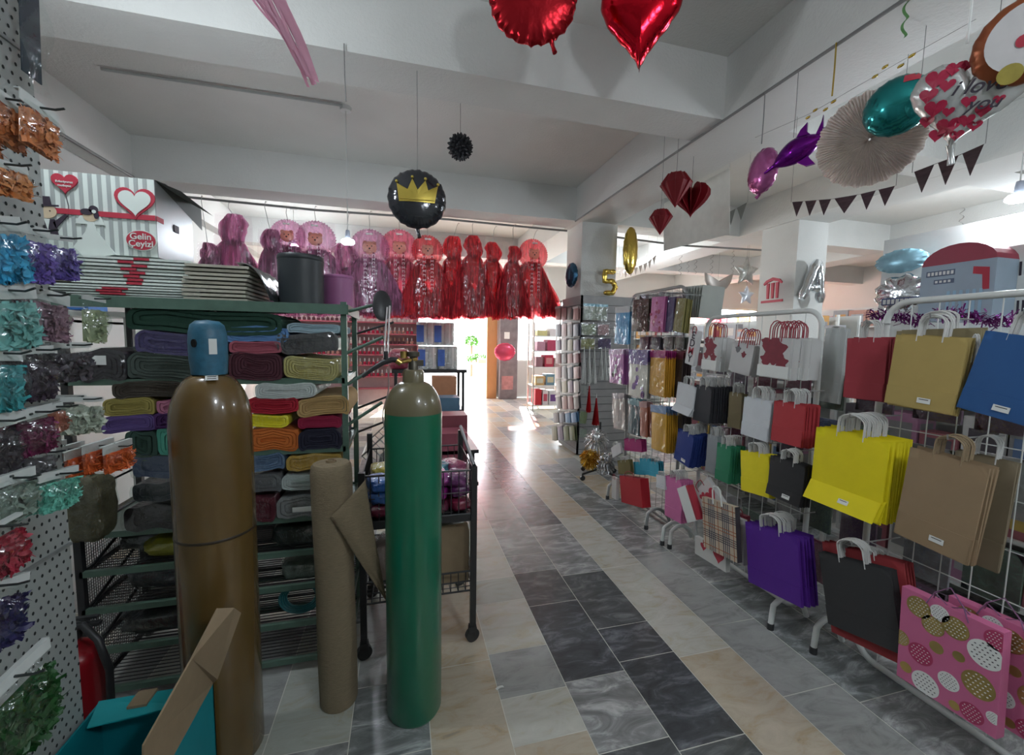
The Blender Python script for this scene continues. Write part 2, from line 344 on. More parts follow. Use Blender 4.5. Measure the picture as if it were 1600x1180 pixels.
# brown cylinder
bx, by = -.625, 1.60
t = thing('gas_cylinder', 'tall brown gas cylinder with blue cap standing in front of the fabric rack', 'gas cylinder', (bx, by, 0))
mb = MB(); mb.lathe([(0, 0), (.11, 0), (.118, .015), (.118, 1.195)]+[(.118*(.34+.66*math.cos(R(a))**1.05), 1.195+.175*math.sin(R(a))) for a in (10, 20, 30, 40, 50, 60, 70, 80, 89)]+[(.040, 1.385)], 56); mb.build('body', brown, t)
MB().lathe([(.118, .83), (.1192, .833), (.1192, .838), (.118, .84)], 48).build('seam', mat('dark_seam', (.03, .02, .01), .5), t)
blue = mat('chipped_blue_paint', (.03, .13, .21), .45, var=.45, scale=40, bump=.2)
mb = MB(); mb.lathe([(.045, 1.37), (.05, 1.372), (.052, 1.40), (.054, 1.42), (.055, 1.48), (.053, 1.51), (.047, 1.535), (.033, 1.548), (.0, 1.552)], 32); mb.build('valve_cap', blue, t)
cap = t.children[-1]
mb = MB(); Mc = T(-.018, -.0535, 1.475)@RZ(-.3); mb.prism(circ(.008, 16, 0, 0, .013), -.004, .004, 0, Mc); o = mb.build('vent_hole', mat('hole_black', (.004, .004, .004), .9), cap)
def sticker(parent, M, w_, h_, lines=2, name='price_sticker'):
    mb = MB(); mb.box((0, 0, 0), (w_, .0012, h_), 0, M)
    for i in range(lines): mb.box((0, -.0009, h_*(.22-.44*i/(max(1, lines-1)))), (w_*.7, .0006, h_*.14), 1, M)
    return mb.build(name, [white_p, mat('ink', (.05, .05, .05), .7)], parent)
sticker(cap, T(.031, -.046, 1.465)@RZ(.55), .022, .05, 0)
sticker(t, T(.032, -.068, 1.365)@RZ(.35)@RX(-.95), .034, .022)
# lamp-white glue mark
# hessian roll leaning, with loose end
hess = mat('hessian', (.235, .185, .115), .9, var=.3, scale=120, bump=.6, bscale=220, stretch=(.35, .35, 3))
t = thing('fabric_roll', 'upright roll of brown hessian with its loose end hanging to the right', 'fabric roll', (-.262, 1.73, 0))
lean = RY(-.012)
mb = MB(); prof = [(.0, 0), (.068, 0), (.072, .01)]+[(.073+.0015*math.sin(z*9)+.003*z, .02+z) for z in [i*.05 for i in range(20)]]+[(.074, 1.0), (.066, 1.010), (.016, 1.013)]
mb.lathe(prof, 40, 0, lean); mb.build('roll', hess, t)
MB().lathe([(.019, .995), (.019, 1.022), (.013, 1.022), (.013, .99), (0, .985)], 20, 0, lean).build('core_tube', card, t)
def loose(u, v):      # triangular loose end
    o_ = Vector((-.262, 1.73, 0)); a = onY(571, 750, 1.70)-o_; b = onY(516, 808, 1.648)-o_; c = onY(604, 938, 1.69)-o_
    p = a.lerp(b, u); q = p.lerp(c, v); q.y -= .020*math.sin(u*math.pi)*(1-v)+.012*math.sin(v*math.pi)+.003*math.sin(u*9+v*5); return q
mb = MB(); mb.grid(loose, 14, 20); o = mb.build('loose_end', hess, t); o.modifiers.new('s', 'SOLIDIFY').thickness = .002
# ================================================================ FABRIC RACK
RX0, RX1, RY0, RY1 = -1.235, -.245, 1.95, 2.36
SHZ = [1.63, 1.316, 1.012, .708, .552, .395, .222, .05]
rack = thing('shelf_rack', 'green steel shelving rack holding folded fabric behind the cylinders', 'rack', (0, 0, 0))
xm = (RX0+RX1)/2
for x in (RX0, RX1):
    for y in (RY0, RY1): MB().b2(x-.012, x+.012, y-.012, y+.012, 0, 1.655).build('post', green_m if x > -1 else black_m, rack)
MB().b2(xm-.008, xm+.008, RY0-.005, RY0+.01, 1.33, 1.62).build('post', green_m, rack)
for i, z in enumerate(SHZ):
    mb = MB()
    if i == 0:
        mb.b2(RX0-.02, RX1+.02, RY0-.03, RY1+.03, z-.004, z+.004); mb.b2(RX0-.02, RX1+.02, RY0-.035, RY0-.028, z-.03, z+.012)
        mb.b2(RX1+.015, RX1+.022, RY0-.03, RY1+.03, z-.03, z+.012); mb.tube([(RX0, RY0, z-.012), (xm, RY1, z-.012)], .008); mb.tube([(RX1, RY0, z-.012), (xm, RY1, z-.012)], .008)
        mb.build('shelf', green_m, rack)
    else:
        up = i < 4
        mb.b2(RX0, RX1, RY0-.012, RY0+.006, z-.014, z+.01, 0); mb.b2(RX0, RX1, RY1-.006, RY1+.01, z-.014, z+.01, 0)
        mb.b2(RX0-.006, RX0+.006, RY0, RY1, z-.014, z+.01, 1); mb.b2(RX1-.006, RX1+.006, RY0, RY1, z-.014, z+.01, 0)
        if up: mb.b2(RX0, RX1, RY0, RY1, z-.003, z+.001, 0)
        else:
            for k in range(18): y = RY0+(RY1-RY0)*(k+.5)/18; mb.b2(RX0, RX1, y-.0015, y+.0015, z-.0015, z+.0015, 1)
        mb.build('shelf', [green_m, black_m], rack)
mb = MB()                                     # wire side and back mesh of the lower half
for k in range(34):
    y = RY0+(RY1-RY0)*k/33; mb.b2(RX0-.001, RX0+.001, y-.0009, y+.0009, .05, .70)
for k in range(52):
    z = .05+.65*k/51; mb.b2(RX0-.001, RX0+.001, RY0, RY1, z-.0009, z+.0009)
mb.build('wire_mesh', black_m, rack)
mb = MB()
for k in range(60):
    z = .06+.64*k/59; mb.b2(RX0, RX1, RY1-.002, RY1, z-.0035, z+.0035)
mb.build('back_mesh', black_m, rack)
for z in (.2, .40, .55):
    MB().tube([(RX0, RY0, z-.02), (RX0+.01, RY1, z+.13)], .007).build('brace', black_m, rack)
# sloping arms on the right side of the rack
for (z, dx, dz, dy) in ((1.61, .155, .045, -.02), (1.43, .16, .075, -.02), (1.29, .16, .10, 0), (1.11, .15, .10, 0)):
    mb = MB(); mb.tube([(RX1, RY0, z), (RX1+dx, RY0+dy, z+dz)], .0075, 10); mb.ball((RX1+dx, RY0+dy, z+dz), .0085, 10); mb.build('hanging_arm', green_m, rack)
for (z, dx, dz) in ((1.52, .20, .07), (1.12, .26, .10), (.99, .25, .09)):
    mb = MB(); mb.tube([(RX1, RY1, z), (RX1+dx, RY1+.02, z+dz)], .006, 10); mb.build('hanging_arm', black_m, rack)
# folded fabric bolts
def bolt(name, col, w_, h_, d_, layers=4, wav=.25, rough=.85, wrap=False, seed=0, metal=0., bulge=0.):
    """returns (mesh builders) for a folded bolt with nested folds on its front"""
    rn = random.Random(seed); ph = [rn.random()*6 for _ in range(4)]
    def off(x, j): return h_*.16*wav*math.sin(x/w_*6+ph[j % 4])+h_*.12*wav*math.sin(x/w_*13+ph[(j+1) % 4])+h_*.05*wav*math.sin(x/w_*31+ph[(j+2) % 4])
    def ring(ww, hh, j, y, n=44):
        o = []
        for i in range(n):
            g = 2*math.pi*i/n; c, s_ = math.cos(g), math.sin(g); e = .24
            x = ww/2*abs(c)**e*(1 if c > 0 else -1); z = hh/2*abs(s_)**.5*(1 if s_ > 0 else -1)
            o.append(Vector((x, y, h_/2+z+off(x, j)*(1 if hh > h_*.2 else .5)+bulge*h_*math.cos(x/w_*3))))
        return o
    mb = MB(); t_ = h_/2/(layers+.6); n = 44
    for j in range(layers):
        a = ring(w_-2*t_*j*1.3, h_-2*t_*j, 0, rn.uniform(0, .006)); b = ring(w_-2*t_*(j+.78)*1.3, h_-2*t_*(j+.78), 0, a[0].y)
        back = [v+Vector((0, .014, 0)) for v in b]
        vs = a+b+back; fs = [(i, (i+1) % n, n+(i+1) % n, n+i) for i in range(n)]+[(n+i, n+(i+1) % n, 2*n+(i+1) % n, 2*n+i) for i in range(n)]
        mb.add(vs, fs, 0, True)
        if j == 0:
            bk = [Vector((v.x, d_, v.z)) for v in a]; vs = a+bk; mb.add(vs, [(i, n+i, n+(i+1) % n, (i+1) % n) for i in range(n)]+[tuple(range(2*n-1, n-1, -1))], 0, True)
            a2 = [v+Vector((0, .01, 0)) for v in ring(w_*.99, h_*.97, 0, 0)]; mb.add(a2, [tuple(range(n))], 0, False)
        else:
            bk = [v+Vector((0, .012, 0)) for v in a]; mb.add(a+bk, [(i, n+i, n+(i+1) % n, (i+1) % n) for i in range(n)], 0, True)
    return mb, ring
def fabric(px0, px1, py0, py1, col, label, yf=1.93, depth=.38, wrap=False, layers=4, wav=.4, seed=None, rot=0., base=None, rough=.85, h_=None):
    a = onY(px0, py1, yf); b = onY(px1, py0, yf); w_ = abs(b.x-a.x); z0 = base if base is not None else a.z; hh = h_ or (b.z-z0)
    seed = seed if seed is not None else int(px0*7+py0)
    t = thing('folded_fabric', label, 'fabric', ((a.x+b.x)/2, yf, z0), rot, group='folded fabric on the green rack')
    cm = mat('cloth_%02x%02x%02x' % tuple(int(255*min(1, c)) for c in col), col, rough, var=.18, scale=18, bump=.25, bscale=70)
    if wrap: hh *= .93; w_ *= .95
    mb, ring = bolt('x', col, w_, hh, depth, layers, wav, seed=seed); mb.build('cloth', cm, t)
    if wrap:
        mb = MB(); n = 44; a_ = ring(w_*1.03, hh*1.06, 0, -.008); bk = [Vector((v.x, depth+.01, v.z)) for v in a_]; tip = [Vector((v.x*1.0, -.012, hh/2+(v.z-hh/2)*.6)) for v in a_]
        mb.add(a_+bk, [(i, n+i, n+(i+1) % n, (i+1) % n) for i in range(n)], 0, True); mb.add(tip+a_, [(i, n+i, n+(i+1) % n, (i+1) % n) for i in range(n)]+[tuple(range(n))], 0, True)
        mb.build('plastic_wrap', film, t)
    return t
z1, z2, z3, z4 = SHZ[1]+.004, SHZ[2]+.004, SHZ[3]+.004, SHZ[3]+.004
FB = [  # px0 px1 py0 py1 colour label options
 # top compartment: bottom row then upwards
 (198, 332, 555, 588, (.055, .075, .065), 'dark grey-green folded cloth lying left on the upper shelf', dict(base=z1)),
 (120, 198, 545, 588, (.02, .015, .022), 'black folded cloth in plastic with white label at the left end of the shelf', dict(base=z1, wrap=True)),
 (208, 332, 519, 554, (.045, .03, .13), 'dark violet folded cloth below the dark green one', dict(wrap=True, layers=3)),
 (198, 440, 488, 519, (.012, .05, .032), 'wide dark green folded cloth on top of the upper stack', dict(layers=2, wav=.5, depth=.34)),
 (358, 440, 552, 588, (.06, .012, .022), 'dark maroon folded cloth beside the blue cap', dict(base=z1, layers=6)),
 (358, 440, 534, 552, (.30, .07, .10), 'dusty pink folded cloth between maroon and blue', dict(layers=2, wav=.5)),
 (350, 450, 512, 534, (.10, .22, .45), 'sky blue folded cloth over the dusty pink one', dict(layers=3, wav=.5)),
 (430, 531, 520, 551, (.07, .065, .07), 'silvery grey cloth in shiny plastic above the pale yellow one', dict(wrap=True, layers=3, rough=.3)),
 (441, 531, 557, 588, (.42, .36, .13), 'pale yellow folded cloth in plastic at the right end of the upper shelf', dict(base=z1, wrap=True, layers=5)),
 (448, 531, 507, 520, (.30, .42, .48), 'pale blue folded cloth on the silvery pack', dict(layers=2)),
 # second compartment (1.016 - 1.30)
 (245, 288, 671, 706, (.10, .42, .32), 'mint green folded cloth beside the brown cylinder', dict(base=z2, layers=4)),
 (196, 244, 674, 708, (.03, .07, .055), 'dark teal folded cloth below the lilac one', dict(base=z2, layers=3)),
 (155, 240, 648, 677, (.12, .075, .25), 'lilac folded cloth at the left end of the middle shelf', dict(layers=5, wav=.4)),
 (238, 290, 644, 671, (.07, .02, .12), 'deep purple folded cloth beside the lilac one', dict(layers=5)),
 (244, 290, 625, 646, (.42, .15, .24), 'pink folded cloth over the deep purple one', dict(layers=2)),
 (160, 240, 622, 650, (.30, .25, .065), 'mustard yellow folded cloth over the lilac one', dict(layers=4)),
 (175, 290, 596, 622, (.05, .04, .03), 'dark brown folded cloth under the middle shelf board', dict(layers=3, wav=.6)),
 (385, 467, 669, 697, (.50, .13, .02), 'orange folded cloth on the middle shelf', dict(base=z2, layers=4)),
 (385, 452, 647, 669, (.78, .66, .02), 'bright yellow folded cloth on the orange one', dict(wrap=True, layers=2)),
 (385, 466, 622, 647, (.33, .006, .02), 'red folded cloth under the white one', dict(layers=3)),
 (396, 495, 597, 624, (.60, .62, .62), 'white folded cloth at the top of the middle compartment', dict(wrap=True, layers=4)),
 (466, 533, 670, 697, (.012, .012, .03), 'navy blue folded cloth at the right end of the middle shelf', dict(base=z2, layers=4)),
 (465, 533, 650, 670, (.27, .008, .045), 'crimson folded cloth between navy and tan', dict(layers=3)),
 (464, 545, 620, 650, (.42, .27, .11), 'tan folded cloth wrapped beside the rack post', dict(layers=4, wav=.5)),
 # third compartment (.71 - 1.0)
 (205, 292, 708, 750, (.05, .08, .17), 'steel blue cloth in shiny plastic on the third shelf, left', dict(wrap=True, layers=1, rough=.3)),
 (205, 292, 750, 785, (.010, .018, .026), 'nearly black cloth in plastic under the steel blue pack', dict(wrap=True, layers=1, rough=.3)),
 (190, 292, 785, 822, (.02, .016, .018), 'black plastic wrapped cloth lowest in the left stack', dict(base=z3, wrap=True, layers=1, rough=.3)),
 (385, 446, 708, 737, (.09, .15, .26), 'slate blue cloth in plastic on the third shelf, right', dict(wrap=True, layers=3)),
 (445, 536, 707, 737, (.45, .27, .05), 'golden mustard cloth in plastic on the third shelf', dict(wrap=True, layers=2)),
 (385, 440, 739, 771, (.13, .13, .14), 'grey cloth in clouded plastic on the third shelf', dict(wrap=True, layers=2)),
 (438, 520, 738, 768, (.52, .56, .56), 'white cloth in plastic partly behind the hessian roll', dict(wrap=True, layers=4)),
 (385, 432, 773, 804, (.09, .008, .02), 'dark red cloth in plastic lowest in the right stack', dict(base=z3, wrap=True, layers=2)),
 (430, 520, 771, 804, (.24, .24, .25), 'light grey cloth in plastic with a price label, lowest behind the roll', dict(base=z3, wrap=True, layers=3)),
]
for a, b, c, d, col, lab, kw in FB:
    t = fabric(a, b, c, d, col, lab, **kw)
    if 'price label' in lab: sticker(t, T(.0, -.014, .045), .09, .022, 0)
    if 'white label' in lab: sticker(t, T(-.02, -.012, .08), .08, .035, 0)
# black trays / packs in the wire part below
def crumple_pack(name, label, cat, c, d, col, seed, wrapm=None, rz=0., group=None, rough=.4):
    t = thing(name, label, cat, c, rz, group); mb = MB()
    def fn(u, v):
        th = 2*math.pi*u; ph = math.pi*v
        p = Vector((abs(math.cos(th))**.5*math.copysign(1, math.cos(th))*math.sin(ph)**.5, abs(math.sin(th))**.5*math.copysign(1, math.sin(th))*math.sin(ph)**.5, abs(math.cos(ph))**.6*math.copysign(1, math.cos(ph))))
        k = 1+.16*noise.noise(p*2.2+Vector((seed, 0, 0)))+.06*noise.noise(p*6+Vector((0, seed, 0)))
        return Vector((p.x*d[0]/2*k, p.y*d[1]/2*k, d[2]/2+p.z*d[2]/2*min(k, 1.05)))
    mb.grid(fn, 28, 17, 0, True, True); mb.build('contents', mat('goods_%02x%02x%02x' % tuple(int(255*min(1, q)) for q in col), col, rough, var=.4, scale=30, bump=.8, bscale=35), t)
    mb = MB(); mb.grid(lambda u, v: (lambda q: Vector((q.x*1.06, q.y*1.06, q.z*1.02+.002)))(fn(u, v)), 28, 17, 0, True, True); mb.build('plastic_wrap', wrapm or film, t)
    return t
crumple_pack('packed_goods', 'yellow ribbon pack in plastic on the first wire shelf of the rack', 'packaged goods', (-.90, 2.1, .557), (.34, .2, .08), (.35, .32, .02), 1)
crumple_pack('packed_goods', 'dark bundle in plastic at the left of the first wire shelf', 'packaged goods', (-1.1, 2.2, .557), (.2, .24, .09), (.03, .03, .03), 2)
crumple_pack('packed_goods', 'dark teal bundle on the second wire shelf behind the brown cylinder', 'packaged goods', (-.83, 2.1, .402), (.22, .2, .09), (.02, .08, .08), 3)
crumple_pack('packed_goods', 'clear bag of small goods on the second wire shelf right of the brown cylinder', 'packaged goods', (-.42, 2.05, .40), (.24, .18, .09), (.12, .15, .13), 4)
t = thing('ring_coil', 'teal plastic coil ring in plastic on the lowest wire shelf', 'coil', (-.46, 2.0, .305), 0)
mb = MB()
for k in range(4): mb.tube([(math.cos(2*math.pi*i/28)*(.088-.008*k), .006*k, math.sin(2*math.pi*i/28)*(.07-.006*k)) for i in range(28)], .005, 6, closed=True)
mb.build('coil', mat('teal_plastic', (.02, .14, .16), .3), t)
crumple_pack('packed_goods', 'black bundle on the lowest wire shelf of the rack', 'packaged goods', (-.95, 2.12, .23), (.4, .3, .10), (.012, .012, .014), 5)
crumple_pack('packed_goods', 'blue-black bundle on the third wire shelf of the rack', 'packaged goods', (-1.0, 2.15, .40), (.3, .24, .10), (.012, .02, .03), 6)
crumple_pack('packed_goods', 'black folded sheets on the first wire shelf right of the brown cylinder', 'packaged goods', (-.42, 2.1, .557), (.3, .3, .12), (.012, .018, .016), 8)
t = crumple_pack('stuffed_sack', 'tall olive sack standing at the left end of the rack', 'sack', (-1.13, 1.86, .73), (.12, .12, .24), (.10, .085, .045), 7, rough=.9)
# ---- on top of the rack
ZT = SHZ[0]+.012
bx0, bx1, by0, by1 = -1.42, -.955, 2.03, 2.33
t = thing('gift_box', 'large striped white wedding box with bride and groom picture and red bow band', 'box', (0, 0, 0))
stripe = mat('pale_grey_stripe', (.33, .36, .35), .6); whb = mat('white_box_card', (.62, .68, .64), .55, var=.03)
redp = mat('red_print', (.42, .03, .055), .6); inkp = mat('dark_print', (.035, .025, .04), .6); skin = mat('beige_print', (.55, .44, .30), .6); silver = mat('silver_card', (.34, .36, .37), .28, .55, var=.1)
zb0, zb1 = ZT+.17, 2.115
mb = MB(); mb.b2(bx0, bx1, by0, by1, zb0, zb1, 0); mb.build('box_body', [whb], t)
mb = MB()
for k in range(15): x = bx0+.012+(bx1-bx0-.02)*k/15; mb.b2(x, x+.013, by0-.002, by0, zb0, zb1)
mb.build('stripe_print', stripe, t)
mb = MB(); mb.b2(bx1, bx1+.002, by0, by1, zb0, zb1); mb.build('side_panel', silver, t)
mb = MB(); mb.add([(bx1+.003, by0, zb1), (bx1+.003, by1+.1, zb1-.10), (bx1+.003, by1+.1, zb1+.0), (bx1+.003, by0+.08, zb1+.012)], [(0, 1, 2, 3)]); mb.add([(bx1, by0, zb1), (bx1, by1, zb1), (bx1+.09, by1, zb1-.05), (bx1+.07, by0+.05, zb1-.02)], [(0, 1, 2, 3)]); mb.build('lid_flap', mat('dark_lid', (.05, .06, .055), .6), t)
MB().b2(bx1+.002, bx1+.005, by0+.13, by0+.17, 1.945, 1.975).build('hand_hole', inkp, t)
mb = MB(); mb.b2(bx0, bx1, by0-.005, by0-.002, 1.955, 1.975); mb.b2(bx1, bx1+.004, by0, by0+.05, 1.955, 1.975); mb.build('red_band', redp, t)
def FP(px, py, y=by0-.006): q = onY(px, py, y); return q.x, q.z
hx, hz = FP(211, 318); o = MB().prism(heart(.135, 40, hx, hz), by0-.007, by0-.002); o.build('heart_outline', redp, t); MB().prism(heart(.108, 40, hx, hz), by0-.009, by0-.006).build('heart_window', whb, t)
hx, hz = FP(221, 376); MB().prism(circ(.052, 36, hx, hz, .04), by0-.008, by0-.002).build('seal_rim', whb, t); MB().prism(circ(.049, 36, hx, hz, .037), by0-.0095, by0-.006).build('seal', redp, t)
text_part('Gelin', .034, T(hx, by0-.0105, hz+.014), whb, t); text_part('Çeyizi', .034, T(hx, by0-.0105, hz-.014), whb, t)
hx, hz = FP(101, 287); mb = MB(); mb.prism(heart(.082, 30, hx, hz), by0-.008, by0-.002); mb.build('heart_balloon_print', redp, t)
text_part('Evleniyoruz', .0115, T(hx, by0-.009, hz+.006), whb, t); text_part('mutluyuz', .0115, T(hx, by0-.009, hz-.008), whb, t)
hx, hz = FP(101, 300)
mb = MB(); mb.tube([(hx, by0-.004, hz), (hx+.008, by0-.004, hz-.05), (hx+.004, by0-.004, hz-.1)], .0012, 5); mb.build('balloon_string_print', inkp, t)
gx_, gz_ = FP(72, 330)   # groom
mb = MB(); mb.prism(circ(.032, 20, gx_, gz_, .026), by0-.006, by0-.002, 0); mb.prism([(gx_-.04, gz_+.016), (gx_+.04, gz_+.02), (gx_+.04, gz_+.026), (gx_-.04, gz_+.022)], by0-.008, by0-.005, 1)
mb.prism([(gx_-.026, gz_+.022), (gx_+.018, gz_+.024), (gx_+.014, gz_+.055), (gx_-.026, gz_+.054)], by0-.008, by0-.005, 1)
mb.prism([(gx_-.03, gz_-.09), (gx_+.032, gz_-.088), (gx_+.024, gz_-.028), (gx_-.018, gz_-.028)], by0-.006, by0-.002, 1); mb.prism([(gx_-.008, gz_-.028), (gx_+.01, gz_-.028), (gx_+.002, gz_-.07)], by0-.0075, by0-.005, 2)
mb.prism([(gx_+.018, gz_-.04), (gx_+.026, gz_-.06), (gx_+.064, gz_-.012), (gx_+.058, gz_-.004)], by0-.006, by0-.002, 1)
mb.prism([(gx_-.02, gz_-.035), (gx_-.016, gz_-.06), (gx_-.05, gz_-.08), (gx_-.05, gz_-.055)], by0-.006, by0-.002, 1)
for e in (-.01, .012): mb.prism(circ(.0025, 8, gx_+e, gz_+.002), by0-.0075, by0-.005, 1)
mb.build('groom_print', [skin, inkp, whb], t)
gx_, gz_ = FP(141, 338)  # bride
mb = MB(); mb.prism([(gx_-.035, gz_+.0), (gx_+.02, gz_+.03), (gx_+.045, gz_-.03), (gx_-.05, gz_-.03)], by0-.0045, by0-.002, 2)
mb.prism(circ(.024, 20, gx_, gz_, .02), by0-.006, by0-.003, 0); mb.prism(circ(.02, 18, gx_-.01, gz_+.016, .012), by0-.008, by0-.005, 1); mb.prism(circ(.015, 18, gx_+.012, gz_+.026, .015), by0-.008, by0-.005, 1); mb.prism(circ(.008, 12, gx_+.02, gz_+.005, .014), by0-.008, by0-.005, 1)
mb.prism(circ(.007, 10, gx_+.014, gz_+.018), by0-.0095, by0-.007, 2)
sk = [(gx_-.008, gz_-.02), (gx_+.008, gz_-.02), (gx_+.02, gz_-.06), (gx_+.075, gz_-.14)]+[(gx_+.075-.15*i/8, gz_-.14-.012*math.sin(i/8*math.pi)) for i in range(1, 9)]+[(gx_-.02, gz_-.06)]
mb.prism(sk[::-1], by0-.0055, by0-.002, 2); mb.build('bride_print', [skin, inkp, whb], t)
# stacks of flat boxes
rnd = random.Random(5)
def flat_stack(n, x0, x1, y0, y1, z0, dz, fm, label, group, skew=0., red=None, brown_=False):
    for i in range(n):
        t = thing('flat_box', label, 'flat box', (0, 0, 0), 0, group); j = rnd.uniform(-.006, .006)+skew*i; mb = MB(); z = z0+dz*i
        mb.b2(x0+j, x1+j, y0+rnd.uniform(0, .01), y1, z, z+dz*.62, 0); mb.build('cardboard', fm, t)
        if red and i in red[2]: q = (i*.004)*(1 if i % 2 else -1); mb = MB(); mb.b2(red[0]+q, red[1]+q, y0-.002, y0+.003, z-.0005, z+dz*.66); mb.build('red_print', redp, t)
kraftd = mat('old_kraft', (.16, .145, .11), .8)
flat_stack(5, -1.42, -.80, 1.96, 2.36, ZT, .010, whb, 'white folded cardboard box lying flat in the lower layer on the rack top', 'flat white boxes, lower layer', .006, (-1.12, -1.04, (1, 2, 3)))
flat_stack(8, -1.22, -.83, 1.98, 2.36, ZT+.053, .0135, whb, 'white folded cardboard box with red patch lying in the stack under the wedding box', 'flat white boxes, upper layer', .001, (-1.04, -.99, tuple(range(8))))
flat_stack(7, -1.36, -1.20, 2.0, 2.3, ZT+.056, .015, kraftd, 'greyish brown folded cardboard edge at the left of the white box stack', 'flat brown boxes left', 0)
flat_stack(9, -.845, -.62, 1.95, 2.30, ZT+.0, .0165, mat('cream_board', (.42, .40, .33), .8), 'cream folded cardboard box in the stack left of the black tub', 'flat cream boxes', .0015)
t = thing('plastic_cover', 'dark plastic cover over the right end of the cream box stack', 'cover', (0, 0, 0)); mb = MB()
mb.grid(lambda u, v: Vector((-.66+.13*u**.6, 1.95+.34*v, ZT+.155-.15*u**2+.006*math.sin(v*19))), 12, 14); mb.build('cover', mat('dark_film', (.03, .035, .035), .25, bump=.5, bscale=20), t)
# black tub, pink tub
def tub(x0, x1, py0, y, label, m_, name='plastic_tub', lid=True):
    a = onY(x0, py0, y-.1); b = onY(x1, py0, y-.1); r = (b.x-a.x)/2*1.02
    t = thing(name, label, 'tub', ((a.x+b.x)/2, y, ZT)); h_ = onY(x0, py0, y).z-ZT
    mb = MB(); pr = [(0, 0), (r*.97, 0)]
    for k in range(12): z = h_*.9*k/12; pr += [(r*(.97+.03*k/12), z), (r*(.978+.03*k/12), z+h_*.03)]
    mb.lathe(pr+[(r, h_*.9)], 40); mb.build('body', m_, t); mb = MB(); mb.lathe([(r*1.0, h_*.9), (r*1.02, h_*.91), (r*1.02, h_*.97), (r*.98, h_), (0, h_)], 40); mb.build('rim', m_, t)
tub(424, 498, 398, 2.12, 'black round plastic tub standing on the rack top', mat('black_plastic', (.022, .028, .032), .45))
tub(498, 548, 430, 2.28, 'mauve pink round tub behind the black tub on the rack top', mat('mauve_plastic', (.34, .12, .27), .5))
# ================================================================ BAG STANDS ON THE RIGHT
def stand(y0, y1, zt, label, m_, X=2.12, feet=(), zb=.03, r=.0135, gy=.1, gz=.2):
    t = thing('wire_stand', label, 'display stand', (0, 0, 0)); c = .09; pts = []
    for (cy, cz, a0) in ((y1-c, zt-c, 0), (y0+c, zt-c, 90), (y0+c, zb+c, 180), (y1-c, zb+c, 270)):
        for i in range(7): a = R(a0+15*i); pts.append((X, cy+c*math.cos(a), cz+c*math.sin(a)))
    MB().tube(pts, r, 12, closed=True).build('frame', m_, t)
    mb = MB(); n = int((y1-y0)/gy)
    for i in range(1, n+1): y = y0+(y1-y0)*i/(n+1); mb.tube([(X, y, zb), (X, y, zt)], .0024, 6)
    k = int((zt-zb)/gz)
    for i in range(1, k+1): z = zb+(zt-zb)*i/(k+1); mb.tube([(X+.004, y0, z), (X+.004, y1, z)], .0024, 6)
    mb.build('wire_grid', m_, t)
    for (fx, fy) in feet:
        mb = MB(); p = [(X, fy, .035)]+[(X-.02-(X-.03-fx)*u, fy, .035+.13*math.sin(math.pi*min(1, u*.62+.12))) for u in [i/10 for i in range(11)]]+[(fx, fy, .02)]
        mb.tube(p, .0135, 10); mb.build('foot', m_, t); MB().lathe([(0, 0), (.017, 0), (.017, .03), (.014, .034)], 14, 0, T(fx, fy, 0)).build('rubber_cap', black_m, t.children[-1])
    return t
gal = mat('galvanised', (.32, .33, .32), .35, .4)
stA = stand(.56, 1.405, 1.70, 'white wire stand of paper bags nearest the camera', white_m, feet=((1.94, 1.47), (1.94, .7)))
stB = stand(1.705, 2.56, 1.69, 'white wire stand of paper bags in the middle, left of the nearest one', white_m, feet=((1.88, 1.66), (1.87, 2.60), (1.89, 2.54)))
stC = stand(2.80, 3.60, 1.95, 'tall grey wire stand of plastic packs, farthest of the three', gal, feet=((1.9, 2.86), (1.9, 3.52)))
HOOK = mat('hook_steel', (.4, .4, .4), .35, .6)
_bagmesh = {}
